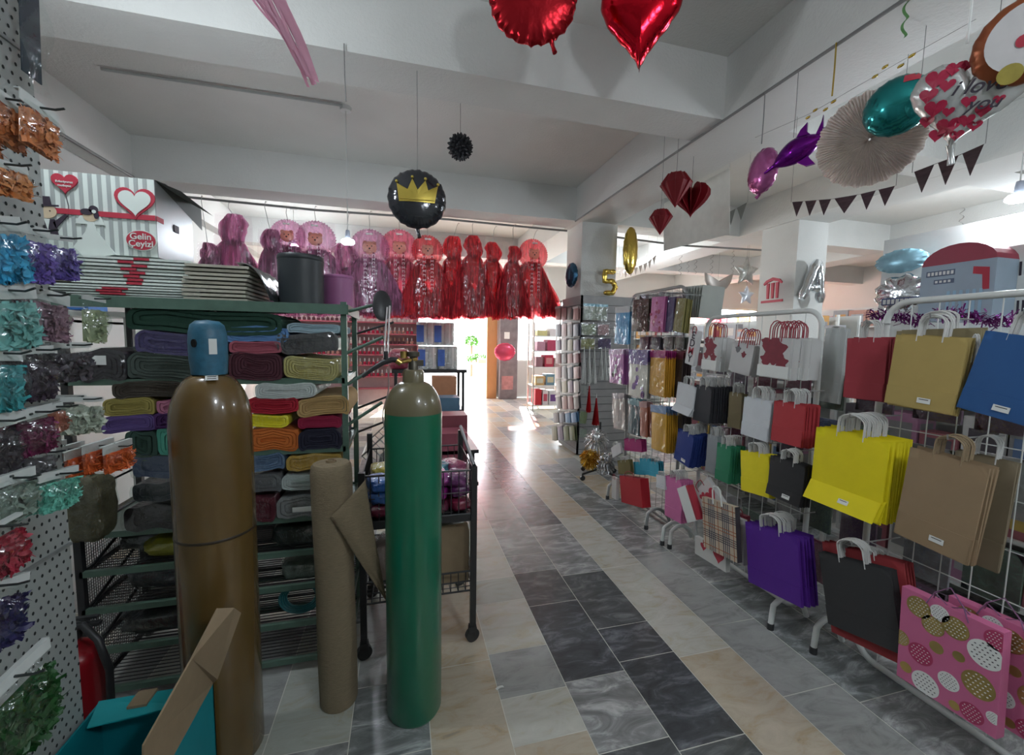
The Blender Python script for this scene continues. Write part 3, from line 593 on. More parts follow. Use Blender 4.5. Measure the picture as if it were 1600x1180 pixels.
def paper_bag(M, w_, h_, col, hcol, label, group=None, flap=0., stick=False, fold=.27, handle=.1, deco=None, hw=.36, cat='paper bag'):
    t = thing('paper_bag', label, cat, M=M, group=group)
    key = (round(w_, 3), round(h_, 3), col, flap, deco, hw)
    if key in _bagmesh: src = _bagmesh[key]
    else:
        cm = mat('paper_%02x%02x%02x' % tuple(int(255*min(1, c)) for c in col), col, .75, var=.07, scale=14, bump=.12, bscale=25)
        d = .007; mb = MB(); nx, nz = 7, 9; rn = random.Random(int(w_*1e4))
        def fr(sgn):
            def fn(u, v):
                x = (u-.5)*w_; z = -h_*v; b = math.sin(math.pi*u)*.35*d+.25*d*noise.noise(Vector((x*9, z*9, w_*50)))
                return Vector((x, sgn*(d/2+(b if 0 < u < 1 else 0)), z))
            return fn
        mb.grid(fr(-1), nx, nz); mb.grid(fr(1), nx, nz)
        for s_ in (-1, 1): mb.add([(s_*w_/2, -d/2, 0), (s_*w_/2, d/2, 0), (s_*w_/2, d/2, -h_), (s_*w_/2, -d/2, -h_)], [(0, 1, 2, 3)]); mb.add([(s_*w_/2, -d/2, -.01), (s_*(w_/2-.006), 0, -.012), (s_*(w_/2-.006), 0, -h_+.01), (s_*w_/2, -d/2, -h_+.01)], [(0, 1, 2, 3)])
        mb.add([(-w_/2, -d/2, -h_), (w_/2, -d/2, -h_), (w_/2, d/2, -h_), (-w_/2, d/2, -h_)], [(0, 1, 2, 3)])
        hb = MB(); fh = h_*fold; fl = flap
        Mf = T(0, -d/2-.003, -h_+fh)@RX(-fl) if fl >= 0 else T(0, -d/2, -h_)
        hb.b2(-w_/2+.001, w_/2-.001, -.001, .0015, -fh, 0); hb.v = [Mf@v for v in hb.v]
        tri = MB(); tri.add([(-w_/2+.004, -.002, -.004), (-w_/2+fh*.7, -.002, -fh+.004), (-w_/2+.004, -.002, -fh+.004)], [(0, 1, 2)], 0, False, Mf); tri.add([(w_/2-.004, -.002, -.004), (w_/2-.004, -.002, -fh+.004), (w_/2-fh*.7, -.002, -fh+.004)], [(0, 1, 2)], 0, False, Mf)
        hb.add(tri.v, tri.f)
        hs = MB(); a = w_*hw/2; top = handle
        for yy in (-.004, .004):
            p = [(-a, yy, -.02), (-a, yy, top*.6)]+[(-a*math.cos(R(g)), yy*1.5, top*.6+top*.4*math.sin(R(g))) for g in (20, 45, 70, 90, 110, 135, 160)]+[(a, yy, top*.6), (a, yy, -.02)]
            hs.tube(p, .0026, 6)
        src = (mb.build('body', cm), hb.build('base_fold', cm), hs.build('handle', mat('twine_%02x%02x%02x' % tuple(int(255*c) for c in hcol), hcol, .7, var=.1, scale=200, bump=.4, bscale=400)))
        _bagmesh[key] = [o.data for o in src]
        for o in src: bpy.data.objects.remove(o)
        src = _bagmesh[key]
    for nm, me in zip(('body', 'base_fold', 'handle'), src): o = bpy.data.objects.new(nm, me); COL.objects.link(o); o.parent = t
    if stick: sticker(t, T(0, -.0065, -h_+h_*fold)@RX(-flap)@T(.02, -.0035, -h_*fold*.55), .042, .02, 1, 'price_sticker')
    return t
WH = (.62, .62, .60)
def stack(q, X, n, col, desc, group, hcol=WH, dx=.013, jit=.006, behind=None, mesh=True, st=None, **kw):
    M, w_, h_ = frame(q, X=X); bags = []
    rn = random.Random(int(q[0][0])); stick = kw.pop('stick', False)
    f = paper_bag(M, w_, h_, col, hcol, desc+(', foremost' if n > 1 else ''), stick=stick, **kw); bags.append(f)
    for i in range(1, n):
        Mi = T(dx*i, rn.uniform(-jit, jit), rn.uniform(-jit, jit)-.0)@M@RY(rn.uniform(-.02, .02))
        bags.append(paper_bag(Mi, w_, h_, col, hcol, (behind or desc)+', behind the foremost', group=group, **kw))
    if st:
        c = M.translation; z = c.z+kw.get('handle', .1)*.92
        MB().tube([(c.x-.015, c.y, z+.012), (c.x-.012, c.y, z-.004), (2.12, c.y, z-.004)], .003, 6).build('hook', HOOK, st)
    return f, M, w_, h_
# --- nearest stand
stack([(1322, 527), (1392, 529), (1375, 625), (1320, 622)], 1.99, 4, (.34, .035, .05), 'red paper bag on the top row of the nearest stand', 'red bags, top row of nearest stand', st=stA, handle=.075)
stack([(1402, 516), (1534, 514), (1520, 640), (1392, 630)], 1.99, 3, (.23, .19, .10), 'olive kraft bag behind the mustard one', 'olive bags behind the mustard ones', handle=.07)
f, M, w_, h_ = stack([(1402, 524), (1514, 528), (1481, 648), (1374, 626)], 1.90, 3, (.42, .31, .10), 'mustard paper bag hanging askew on the top row', 'mustard bags', stick=True, st=stA, handle=.08)
stack([(1508, 566), (1530, 567), (1524, 632), (1500, 628)], 1.96, 1, (.22, .15, .09), 'small kraft bag between the mustard and blue ones', None)
stack([(1545, 520), (1662, 530), (1650, 682), (1522, 640)], 1.90, 4, (.018, .09, .26), 'royal blue paper bag at the right edge of the top row', 'blue bags on the top row', stick=True, st=stA, handle=.08)
stack([(1278, 668), (1389, 692), (1375, 822), (1263, 775)], 1.84, 11, (.78, .66, .004), 'large bright yellow paper bag', 'large yellow bags', flap=.45, stick=True, st=stA, handle=.085, dx=.0125)
stack([(1425, 700), (1546, 731), (1530, 893), (1408, 835)], 1.84, 4, (.29, .20, .115), 'large kraft brown paper bag under the mustard one', 'large kraft bags', hcol=(.3, .22, .13), stick=True, st=stA, handle=.075)
stack([(1495, 706), (1590, 722), (1575, 905), (1480, 860)], 1.98, 2, (.20, .16, .10), 'dark kraft bag behind the large brown one', 'dark kraft bags', hcol=WH, handle=.075)
stack([(1287, 848), (1410, 878), (1388, 1030), (1265, 968)], 1.885, 4, (.30, .03, .035), 'red paper bag behind the black one, low on the nearest stand', 'red bags behind the black ones', handle=.02)
stack([(1280, 862), (1391, 893), (1381, 1010), (1273, 965)], 1.85, 9, (.028, .029, .031), 'black paper bag low on the nearest stand', 'large black bags', st=stA, handle=.085, dx=.0045, jit=.004)
# pink bag with dots
M, w_, h_ = frame([(1412, 915), (1568, 990), (1548, 1148), (1393, 1050)], X=1.83)
pinkc = mat('pink_print', (.55, .14, .28), .5, var=.05); goldc = mat('gold_foil_print', (.55, .42, .16), .3, .75, var=.4, scale=6); magc = mat('rose_print', (.40, .04, .12), .5)
def pink_bag(M, w_, h_, label, full=True):
    t = thing('gift_bag', label, 'gift bag', M=M, group=None); mb = MB(); mb.b2(-w_/2, w_/2, -.004, .035, -h_, 0); mb.build('body', pinkc, t)
    mb = MB(); dots = [(.20, .14, .10, 1), (.58, .17, .10, 1), (.36, .26, .09, 1), (.02, .56, .075, 1), (.41, .46, .055, 1), (.63, .43, .045, 1), (.10, .85, .05, 1), (.82, .60, .115, 1), (.42, .10, .075, 0), (.86, .28, .12, 0), (.55, .73, .08, 0), (.32, .90, .11, 0), (.25, .62, .10, 2), (.78, .90, .085, 2), (.95, .1, .085, 2), (.97, .82, .05, 0), (.62, .93, .04, 1)]
    for (u, v, r, k) in dots:
        cx, cz = (u-.5)*w_, -v*h_; r *= w_*1.35; pl = [(min(w_/2, max(-w_/2, a)), min(0, max(-h_, b))) for a, b in circ(r, 28, cx, cz)]
        mb.prism(pl, -.0048, -.0042, k)
        if k != 1 or r > .09*w_:
            for a in range(-3, 4):
                for b in range(-3, 4):
                    px_, pz_ = cx+a*r*.28+(r*.14 if b % 2 else 0), cz+b*r*.26
                    if (px_-cx)**2+(pz_-cz)**2 < (r*.82)**2 and abs(px_) < w_/2-.004 and -h_+.004 < pz_ < -.004: mb.prism(rrect(r*.13, r*.07, r*.03, 2, px_, pz_), -.0054, -.0047, 3 if k == 0 else 0)
    mb.build('dot_print', [white_p, goldc, magc, inkp], t)
    hs = MB()
    for s_ in (-1, 1):
        hs.tube([(-w_*.22, -.006 if s_ < 0 else .03, -.02), (-w_*.15, 0, .03), (-w_*.02, .012, .035*s_+.03), (w_*.14, .0, .02), (w_*.2, -.006 if s_ < 0 else .03, -.02)], .0022, 6)
    hs.build('handle', mat('mauve_cord', (.22, .10, .20), .7), t); return t
pink_bag(M, w_, h_, 'large pink gift bag with gold, white and rose dots at the bottom right')
pink_bag(T(.07, -.10, .015)@M, w_, h_, 'second pink dotted gift bag half hidden behind the front one')
# --- middle stand
stack([(1062, 600), (1086, 602), (1083, 656), (1052, 637)], 1.93, 3, (.62, .64, .66), 'small white bag with open flap at the left of the second row', 'small white bags, second row left', flap=.5, st=stB, handle=.06)
stack([(1086, 602), (1113, 606), (1107, 662), (1082, 655)], 1.94, 12, (.035, .036, .042), 'dark grey small bag in the second row beside the white one', 'dark grey small bags', handle=.06, dx=.016, st=stB)
stack([(1140, 614), (1160, 614), (1156, 672), (1137, 665)], 2.0, 4, (.20, .16, .085), 'kraft small bag between the dark and white ones', 'kraft small bags, second row', handle=.06)
stack([(1164, 621), (1206, 628), (1193, 690), (1153, 675)], 1.90, 7, (.62, .65, .68), 'white paper bag in the middle of the second row', 'white bags, second row', fold=.35, st=stB, handle=.07)
stack([(1211, 627), (1259, 634), (1249, 700), (1201, 685)], 1.90, 8, (.42, .035, .045), 'red paper bag at the right of the second row', 'red bags, second row of middle stand', fold=.4, st=stB, handle=.07)
stack([(1061, 671), (1085, 681), (1075, 731), (1051, 712)], 1.90, 12, (.012, .035, .20), 'dark blue small bag at the left of the third row', 'dark blue small bags', stick=True, st=stB, handle=.055, dx=.012)
stack([(1106, 678), (1123, 683), (1119, 742), (1104, 735)], 1.95, 5, (.33, .35, .37), 'pale grey small bag in the third row', 'pale grey small bags', st=stB, handle=.055)
stack([(1121, 692), (1144, 698), (1138, 757), (1118, 746)], 1.88, 8, (.02, .20, .10), 'green small bag in the third row', 'green small bags', st=stB, handle=.055)
stack([(1158, 703), (1202, 712), (1197, 776), (1153, 764)], 1.87, 6, (.80, .68, .01), 'small bright yellow bag in the third row', 'small yellow bags', fold=.34, st=stB, handle=.055)
stack([(1206, 712), (1258, 729), (1251, 794), (1196, 768)], 1.86, 5, (.022, .022, .024), 'small black bag with label on the base, third row', 'small black bags', stick=True, flap=.15, st=stB, handle=.055)
stack([(1040, 744), (1066, 752), (1062, 818), (1037, 802)], 1.87, 7, (.62, .17, .38), 'pink paper bag low on the middle stand', 'pink paper bags', st=stB, handle=.055, dx=.014)
stack([(1165, 818), (1247, 838), (1253, 953), (1170, 905)], 1.83, 9, (.085, .012, .27), 'large purple paper bag at the bottom of the middle stand', 'large purple bags', st=stB, handle=.075, dx=.012)
stack([(1026, 742), (1039, 744), (1036, 765), (1022, 759)], 1.86, 2, (.62, .62, .64), 'tiny white bag beside the pink ones', 'tiny white bags', handle=.03)
# floral and heart prints: body + print patches
def print_bag(q, X, label, base_col, patches, hcol=(.3, .03, .05), handle=.09, depth=.03, name='gift_bag', hearts=(), group=None):
    M, w_, h_ = frame(q, X=X); t = thing(name, label, 'gift bag', M=M, group=group); cm = mat('gift_%02x%02x%02x' % tuple(int(255*min(1, c)) for c in base_col), base_col, .5, var=.05)
    MB().b2(-w_/2, w_/2, 0, depth, -h_, 0).build('body', cm, t)
    mb = MB(); ms = []
    for (u, v, r, mm) in patches:
        if mm not in ms: ms.append(mm)
        pl = [((u-.5)*w_+r*w_*math.cos(a)*(1+.25*math.sin(a*5)), -v*h_+r*w_*math.sin(a)*(1+.25*math.cos(a*4))) for a in [2*math.pi*i/26 for i in range(26)]]
        mb.prism([(min(w_/2, max(-w_/2, a)), min(0, max(-h_, b))) for a, b in pl], -.001, 0, ms.index(mm))
    for (u, v, r, mm) in hearts:
        if mm not in ms: ms.append(mm)
        mb.prism(heart(r*w_, 22, (u-.5)*w_, -v*h_), -.0014, -.0002, ms.index(mm))
    if ms: mb.build('print', ms, t)
    a = w_*.2; hs = MB()
    hs.tube([(-a, -.001, -.02), (-a, -.001, handle*.5)]+[(-a*math.cos(R(g)), -.001, handle*.5+handle*.5*math.sin(R(g))) for g in (25, 60, 90, 120, 155)]+[(a, -.001, handle*.5), (a, -.001, -.02)], .0028, 6)
    hs.build('handle', mat('cord_%02x%02x%02x' % tuple(int(255*c) for c in hcol), hcol, .7), t); return t, M, w_, h_
floral = mat('dark_red_floral', (.20, .012, .03), .55, var=.3, scale=30)
greyh = mat('grey_print', (.16, .16, .17), .6)
for (q, X, lab, grp, n) in (([(1188, 527), (1238, 529), (1224, 592), (1180, 586)], 1.90, 'white floral gift bag, top right of the middle stand', 'floral bags, right stack', 12),
                       ([(1100, 527), (1124, 527), (1115, 580), (1095, 575)], 1.93, 'narrow dark red floral gift bag, top row left', 'floral bags, left stack', 7)):
    t, M, w_, h_ = print_bag(q, X, lab+', foremost', (.55, .55, .54), [(.5, .30, .36, floral), (.25, .55, .18, floral), (.75, .6, .2, floral), (.2, .1, .15, floral)])
    mb = MB(); mb.b2(-w_/2-.002, w_/2+.002, -.004, -.002, -h_, -h_*.70); mb.build('base_flap', white_p, t)
    for i in range(1, n):
        c = copy_tree(t); c.matrix_world = T(.016*i, random.uniform(-.006, .006), random.uniform(-.008, .004))@M; c['label'] = lab+', behind the foremost'; c['group'] = grp
t, M, w_, h_ = print_bag([(1148, 535), (1176, 540), (1178, 590), (1140, 578)], 1.92, 'folded white gift bag with grey streaks between the two floral stacks, foremost', (.5, .5, .5), [(.3, .2, .12, greyh), (.6, .35, .1, floral)])
for i in range(1, 6):
    c = copy_tree(t); c.matrix_world = T(.016*i, 0, random.uniform(-.01, .004))@M; c['label'] = 'folded white gift bag between the two floral stacks, behind the foremost'; c['group'] = 'streaked white bags'
t, M, w_, h_ = print_bag([(1079, 516), (1092, 518), (1084, 573), (1071, 567)], 1.92, 'narrow white gift bag with black and red letters down its front', (.6, .6, .6), [], handle=.03)
for k, (ch, mm) in enumerate((('E', inkp), ('D', inkp), ('M', redp), ('Y', inkp))): text_part(ch, w_*.8, T(0, -.002, -h_*(.14+.23*k)), mm, t)
stack([(1291, 512), (1325, 514), (1318, 632), (1287, 628)], 2.2, 3, (.50, .53, .52), 'pale grey document bag hanging behind the stands', 'pale grey document bags', handle=.01)
# plaid bag and its neighbours
M, w_, h_ = frame([(1097, 776), (1148, 793), (1136, 872), (1086, 848)], X=1.80)
t = thing('gift_bag', 'beige plaid gift bag with white handle low on the middle stand', 'gift bag', M=M)
crm = mat('beige_paper', (.55, .47, .36), .6); MB().b2(-w_/2, w_/2, 0, .03, -h_, 0).build('body', [crm], t)
mb = MB()
for fam in (.20, .62):
    for k in range(4):
        u = fam+.055*k; mb.b2((u-.5)*w_, (u-.5)*w_+w_*.018, -.0012, -.0002, -h_, 0, 0)
        mb.b2(-w_/2, w_/2, -.0014, -.0003, -(fam+.04*k)*h_-h_*.012, -(fam+.04*k)*h_, 0)
    for k in range(3): mb.b2((fam+.07+.055*k-.5)*w_-w_*.02, (fam+.07+.055*k-.5)*w_, -.001, -.0001, -h_, 0, 1)
for u in (.06, .48, .92): mb.b2((u-.5)*w_, (u-.5)*w_+w_*.014, -.0012, -.0002, -h_, 0, 2)
for v in (.1, .47, .53, .9): mb.b2(-w_/2, w_/2, -.0014, -.0003, -v*h_-h_*.012, -v*h_, 2)
mb.build('plaid_print', [mat('navy_line', (.03, .035, .07), .6), white_p, mat('rust_line', (.36, .10, .035), .6)], t)
MB().b2(w_/2, w_/2+.001, -.001, .031, -h_, 0).build('gusset', mat('dark_gusset', (.05, .045, .05), .6), t)
MB().tube([(-.035, -.003, -.02), (-.035, -.003, .06), (-.02, -.003, .085), (.01, -.003, .088), (.03, -.003, .07), (.035, -.003, -.02)], .0045, 8).build('handle', white_p, t)
print_bag([(1082, 765), (1106, 754), (1116, 800), (1098, 840)], 1.86, 'white gift bag with red hearts tilted behind the plaid one', (.58, .57, .56), [], hearts=((.35, .3, .3, redp), (.7, .5, .55, redp), (.2, .6, .25, greyh)), handle=.03)
print_bag([(1126, 800), (1160, 812), (1158, 884), (1122, 862)], 1.86, 'white gift bag with hearts and red checks right of the plaid one', (.6, .58, .57), [(.35, .75, .2, magc), (.2, .3, .12, magc), (.5, .88, .15, white_p)], hearts=((.6, .25, .2, floral), (.6, .55, .22, greyh)), handle=.03)
print_bag([(1086, 840), (1134, 862), (1130, 895), (1082, 860)], 1.84, 'low white gift bag with red hearts peeking below the plaid one', (.6, .6, .58), [], hearts=((.3, .35, .2, redp), (.78, .4, .35, redp)), handle=.01)
M, w_, h_ = frame([(1058, 763), (1070, 759), (1082, 815), (1068, 820)], X=1.78); t = thing('gift_box', 'slim white box with red side leaning against the pink bags', 'box', M=M)
MB().b2(-w_/2, w_/2, 0, .01, -h_, 0).build('body', white_p, t); MB().b2(w_/2, w_/2+.02, .002, .05, -h_*.98, -.004).build('red_side', redp, t)
print_bag([(1148, 800), (1166, 808), (1163, 880), (1146, 872)], 1.98, 'dark red gift bag between the heart bag and the purple ones', (.22, .01, .03), [], handle=.03)
# tiny bags under the tall stand
for i, (q, c, lab) in enumerate((([(990, 722), (1004, 722), (1002, 742), (988, 740)], (.05, .38, .52), 'left'), ([(1000, 716), (1016, 718), (1014, 742), (998, 740)], (.04, .34, .48), 'middle'), ([(1014, 720), (1029, 723), (1026, 745), (1011, 742)], (.05, .38, .52), 'right'))):
    stack(q, 2.0, 3, c, 'tiny turquoise bag, %s bunch' % lab, 'tiny turquoise bags, %s bunch' % lab, handle=.03, dx=.02)
stack([(965, 720), (984, 718), (986, 741), (967, 740)], 1.95, 3, (.13, .11, .03), 'tiny olive bag left of the turquoise ones', 'tiny olive bags', handle=.03)
stack([(955, 700), (968, 692), (974, 706), (960, 715)], 1.95, 2, (.6, .6, .6), 'tiny white bag at the left of the olive ones', 'tiny white bags left', handle=.03)
stack([(975, 685), (1003, 688), (1001, 706), (975, 704)], 1.98, 4, (.36, .02, .15), 'magenta small bag above the turquoise ones', 'magenta small bags', handle=.03)
t, M, w_, h_ = print_bag([(964, 742), (1005, 750), (985, 788), (963, 783)], 1.93, 'glossy red gift bag hanging lowest under the tall stand', (.42, .008, .02), [], handle=.05, depth=.08)
print_bag([(956, 745), (963, 747), (962, 782), (955, 776)], 1.93, 'slim white gift bag beside the red one', (.6, .6, .58), [], handle=.03)
# ================================================================ PLASTIC PACKS ON THE TALL STAND
def pack(q, label, col, header=None, hh=.16, X=None, Y=None, n=1, dx=.018, group=None, pattern=None, seed=0, foil=0., name='hanging_pack', cat='packaged goods', sleeve=True):
    M, w_, h_ = frame(q, X=X, Y=Y); t = thing(name, label, cat, M=M)
    cm = mat('pack_%02x%02x%02x%d' % (*[int(255*min(1, c)) for c in col], int(foil*9)), col, .35 if foil else .5, foil, var=.28, scale=14, stretch=(1, 1, .25), bump=.3, bscale=30)
    mb = MB(); n_ = 9
    mb.grid(lambda u, v: Vector(((u-.5)*w_*.94, -.006*math.sin(math.pi*u)-.001*math.sin(u*23+seed), -h_*(hh*.8+(1-hh*.8-.02)*v))), n_, 4); mb.b2(-w_*.46, w_*.46, .0, .006, -h_*.98, -h_*hh*.8); mb.build('contents', cm, t)
    if header: MB().b2(-w_/2, w_/2, -.008, -.006, -h_*hh, 0).build('header_card', mat('header_%02x%02x%02x' % tuple(int(255*min(1, c)) for c in header), header, .5, var=.2, scale=20), t)
    hk = (2.12-X if X > 1.8 and X < 2.09 else .12) if X is not None else .14
    MB().tube([(0, -.012, -.006), (0, hk, -.006)], .002, 5).build('hook', gal, t)
    if sleeve: mb = MB(); mb.b2(-w_/2, w_/2, -.0098, -.0088, -h_, -h_*hh*.0); mb.build('plastic_sleeve', clear_mat('sleeve_film', .05, (.96, .97, .97), 9.), t)
    if pattern:
        mb = MB(); rn = random.Random(seed)
        for _ in range(pattern[0]):
            x, z = rn.uniform(-.38, .38)*w_, -rn.uniform(hh+.05, .92)*h_; r = rn.uniform(.04, .10)*w_; mb.prism(circ(r, 12, x, z, r*rn.uniform(.6, 1.3)), -.0086, -.0078)
        mb.build('print', pattern[1], t)
    for i in range(1, n):
        c = copy_tree(t); ax = Vector((dx*i, 0, 0)) if X is not None else Vector((0, dx*i, 0)); c.matrix_world = T(*(ax+Vector((0, random.uniform(-.006, .006), random.uniform(-.01, .006)))))@M
        c['label'] = label+', behind the foremost'; c['group'] = group or label[:40]
    t['label'] = label+(', foremost' if n > 1 else '')
    return t
yel = mat('yellow_print', (.7, .5, .06), .5); pur = mat('purple_print', (.12, .03, .25), .5)
pack([(1019, 456), (1041, 455), (1039, 520), (1017, 519)], 'pink pack with dark flowers on the top row of the tall stand', (.55, .15, .36), None, X=1.93, n=4, pattern=(12, magc))
pack([(1042, 456), (1056, 456), (1054, 520), (1040, 519)], 'violet grey pack at the right of the pink one', (.10, .08, .17), None, X=1.96, n=4)
pack([(1058, 458), (1073, 458), (1071, 521), (1056, 519)], 'dull yellow pack at the right end of the top row', (.25, .22, .07), None, X=1.96, n=4)
pack([(990, 462), (1016, 458), (1014, 520), (988, 518)], 'black and gold foil curtain pack on the top row', (.06, .05, .035), None, X=1.98, n=5, foil=.8)
pack([(962, 480), (986, 478), (983, 540), (961, 538)], 'sky blue table cover pack left of the foil ones', (.10, .36, .62), (.62, .64, .66), X=1.98, n=2)
pack([(953, 546), (975, 545), (970, 601), (947, 598)], 'orchid pink pack on the second row of the tall stand', (.46, .14, .42), (.5, .3, .5), X=1.93, n=4, pattern=(8, white_p))
pack([(985, 546), (1013, 548), (1007, 624), (976, 617)], 'moustache and lips photo prop pack with purple header', (.60, .58, .52), (.07, .03, .22), hh=.3, X=1.88, n=3, pattern=(9, pur))
pack([(1016, 547), (1042, 548), (1036, 621), (1012, 616)], 'orange hexagon pack with magenta header on the second row', (.72, .36, .03), (.35, .02, .16), X=1.90, n=8, dx=.016)
pack([(1052, 548), (1070, 550), (1062, 625), (1046, 620)], 'dark brown pack behind the orange ones', (.05, .03, .03), (.16, .03, .04), X=2.0, n=5)
pack([(957, 615), (977, 614), (972, 672), (954, 668)], 'pale pack of cutlery at the left of the third row', (.40, .36, .34), (.3, .28, .3), X=1.94, n=5)
pack([(982, 622), (1000, 626), (995, 682), (978, 676)], 'teal and black pack in the third row', (.03, .10, .13), (.1, .3, .35), X=1.93, n=5)
pack([(1000, 628), (1012, 628), (1008, 685), (996, 680)], 'salmon pack in the third row', (.42, .13, .08), (.4, .2, .2), X=1.93, n=4)
pack([(1018, 632), (1042, 636), (1037, 708), (1013, 700)], 'orange hexagon pack with blue header on the third row', (.74, .40, .04), (.18, .30, .50), X=1.89, n=6)
pack([(1050, 640), (1068, 643), (1060, 702), (1046, 698)], 'dark taupe pack behind the lower orange ones', (.09, .07, .07), None, X=2.0, n=5)
for k, x0 in enumerate((1000, 1018, 1038, 1056)):
    pack([(x0, 524), (x0+14, 524), (x0+13, 546), (x0-1, 546)], 'small dark pack between the rows of the tall stand, %s' % ('leftmost', 'second from left', 'third from left', 'rightmost')[k], ((.10, .02, .05), (.05, .04, .06), (.12, .11, .09), (.04, .04, .03))[k], X=2.05, n=3)
# light folders on the top rail behind
for i in range(9):
    q = [(1075+i*5, 447), (1079+i*5, 447), (1083+i*5, 500), (1077+i*5, 500)]
    M, w_, h_ = frame([(1078+i*4.6, 446), (1108+i*.8, 446+i), (1110+i*1., 498), (1077+i*4.6, 500)], Y=2.75-.012*i) if False else (None, 0, 0)
t0 = None
for i in range(8):
    c = onX(1082+i*4.8, 447, 2.22); t = thing('paper_sleeve', 'pale grey paper sleeve hanging behind the tall stand', 'sleeve', (c.x-.0, c.y, c.z), 0, 'pale grey sleeves behind the tall stand')
    mb = MB(); mb.box((0, 0, -.12), (.17, .006, .24), 0, RZ(-.2)@RY(.03*(i-4))); mb.build('sleeve', mat('sleeve_grey', (.34, .36, .33), .6), t)
# ================================================================ PILLAR DISPLAY
t = thing('wall_panel', 'grey slatted display panels fixed round the pillar', 'display panel', (0, 0, 0)); slat = mat('slat_grey', (.30, .30, .30), .5)
mb = MB(); mb.b2(2.225, 2.248, 5.0, 5.66, .02, 2.1)
for k in range(20): mb.b2(2.222, 2.226, 5.0, 5.66, .08+.1*k, .085+.1*k, 1)
mb.build('side_panel', [slat, black_m], t)
mb = MB(); mb.b2(2.225, 3.0, 5.0, 5.023, .02, 2.1)
for k in range(20): mb.b2(2.225, 3.0, 4.997, 5.0, .08+.1*k, .085+.1*k, 1)
mb.build('front_panel', [slat, black_m], t)
rows = [(478, 500), (503, 526), (528, 548), (550, 568), (570, 592), (592, 614), (616, 640), (642, 661), (662, 689)]
rn = random.Random(11)
pal = [(.34, .20, .19), (.20, .19, .20), (.40, .38, .36), (.26, .13, .14), (.13, .14, .18), (.32, .30, .22), (.14, .13, .13), (.42, .30, .30), (.22, .18, .24)]
for r_, (ya, yb) in enumerate(rows):
    sh = (r_-4)*1.5 if r_ > 4 else 0
    for k in range(4):
        xa = 868+k*9.2-(4 if r_ > 6 else 0)-(3 if r_ > 7 else 0); c = pal[(r_*4+k*3) % 9]
        if r_ == 7 and k >= 2: c = (.08, .20, .36)
        if r_ == 8 and k >= 2: c = (.12, .14, .06)
        ORD = ('top', 'second', 'third', 'fourth', 'fifth', 'sixth', 'seventh', 'eighth', 'lowest'); PL = ('farthest left', 'inner left', 'inner right', 'nearest the pillar corner')
        cn_ = {(.34, .20, .19): 'brick', (.20, .19, .20): 'grey', (.40, .38, .36): 'pale', (.26, .13, .14): 'maroon', (.13, .14, .18): 'slate', (.32, .30, .22): 'khaki', (.14, .13, .13): 'charcoal', (.42, .30, .30): 'pinkish', (.22, .18, .24): 'mauve', (.08, .20, .36): 'blue', (.12, .14, .06): 'dark olive'}[c]
        pack([(xa, ya+1.5), (xa+8, ya), (xa+7.5, yb-1), (xa-.5, yb+1)], '%s pack, %s row of the pillar side, %s' % (cn_, ORD[r_], PL[k]), c, (.45, .42, .42) if (r_+k) % 3 == 0 else None, X=2.10, n=2, dx=.03, sleeve=False, group='packs row %d place %d on the pillar' % (r_+1, k+1))
for (q, lab, c, hd) in (([(911, 474), (950, 476), (949, 502), (911, 500)], 'round cake board pack at the top of the pillar front', (.30, .33, .27), (.2, .45, .55)), ([(908, 504), (932, 504), (931, 524), (907, 524)], 'pale green pack on the pillar front', (.26, .30, .2), None),
        ([(934, 505), (952, 505), (951, 524), (933, 524)], 'pale pink pack on the pillar front', (.4, .24, .25), None), ([(906, 527), (930, 527), (929, 546), (906, 546)], 'olive yellow pack with a ring on the pillar front', (.27, .27, .10), None),
        ([(907, 600), (918, 601), (917, 618), (906, 618)], 'white card pack low on the pillar front', (.4, .42, .4), None), ([(907, 640), (919, 641), (918, 663), (907, 662)], 'pale green card pack low on the pillar front', (.28, .36, .2), None), ([(907, 668), (918, 669), (917, 684), (906, 684)], 'lowest small green card pack on the pillar front', (.3, .36, .3), None), ([(934, 527), (955, 527), (954, 545), (933, 545)], 'dark violet pack on the pillar front', (.05, .02, .10), None)):
    pack(q, lab, c, hd, Y=4.86)
def tassel(px, py0, py1, Y, wpx, col, label, group=None, rough=.5, metal=0., n=60, flare=.6, name='tassel'):
    a = onY(px, py0, Y); b = onY(px, py1, Y); h_ = a.z-b.z; w_ = wpx/650*Y; rn = random.Random(int(px))
    t = thing(name, label, 'tassel', (a.x, Y, a.z), 0, group); mb = MB()
    for i in range(n):
        g = rn.random()*6.28; r = w_/2*math.sqrt(rn.random()); x1, y1 = r*math.cos(g), r*math.sin(g); ww = w_*.06+.003
        pts = [Vector((x1*k*flare if v < .99 else x1, y1*k*.8, -h_*v*rn.uniform(.9, 1.0))) for v, k in ((0, .1), (.2, .35), (.5, .8), (1, 1.1))]
        for p, q_ in zip(pts[:-1], pts[1:]): mb.add([p+Vector((-ww/2, 0, 0)), p+Vector((ww/2, 0, 0)), q_+Vector((ww/2, 0, 0)), q_+Vector((-ww/2, 0, 0))], [(0, 1, 2, 3)])
    mb.build('strands', mat('strand_%02x%02x%02x' % tuple(int(255*min(1, c)) for c in col), col, rough, metal, var=.3, scale=60), t)
    MB().tube([(0, 0, 0), (0, 0, .05)], .004, 6).build('loop', white_p, t); MB().tube([(0, -.01, .045), (0, 5.0-Y, .045)], .002, 5).build('hook', gal, t); return t
for k, px in enumerate((913, 921, 929, 940, 946)): tassel(px, 548, 600-(k > 2)*6, 4.78, 12, (.55, .57, .55), 'white paper tassel on the pillar front', 'white paper tassels')
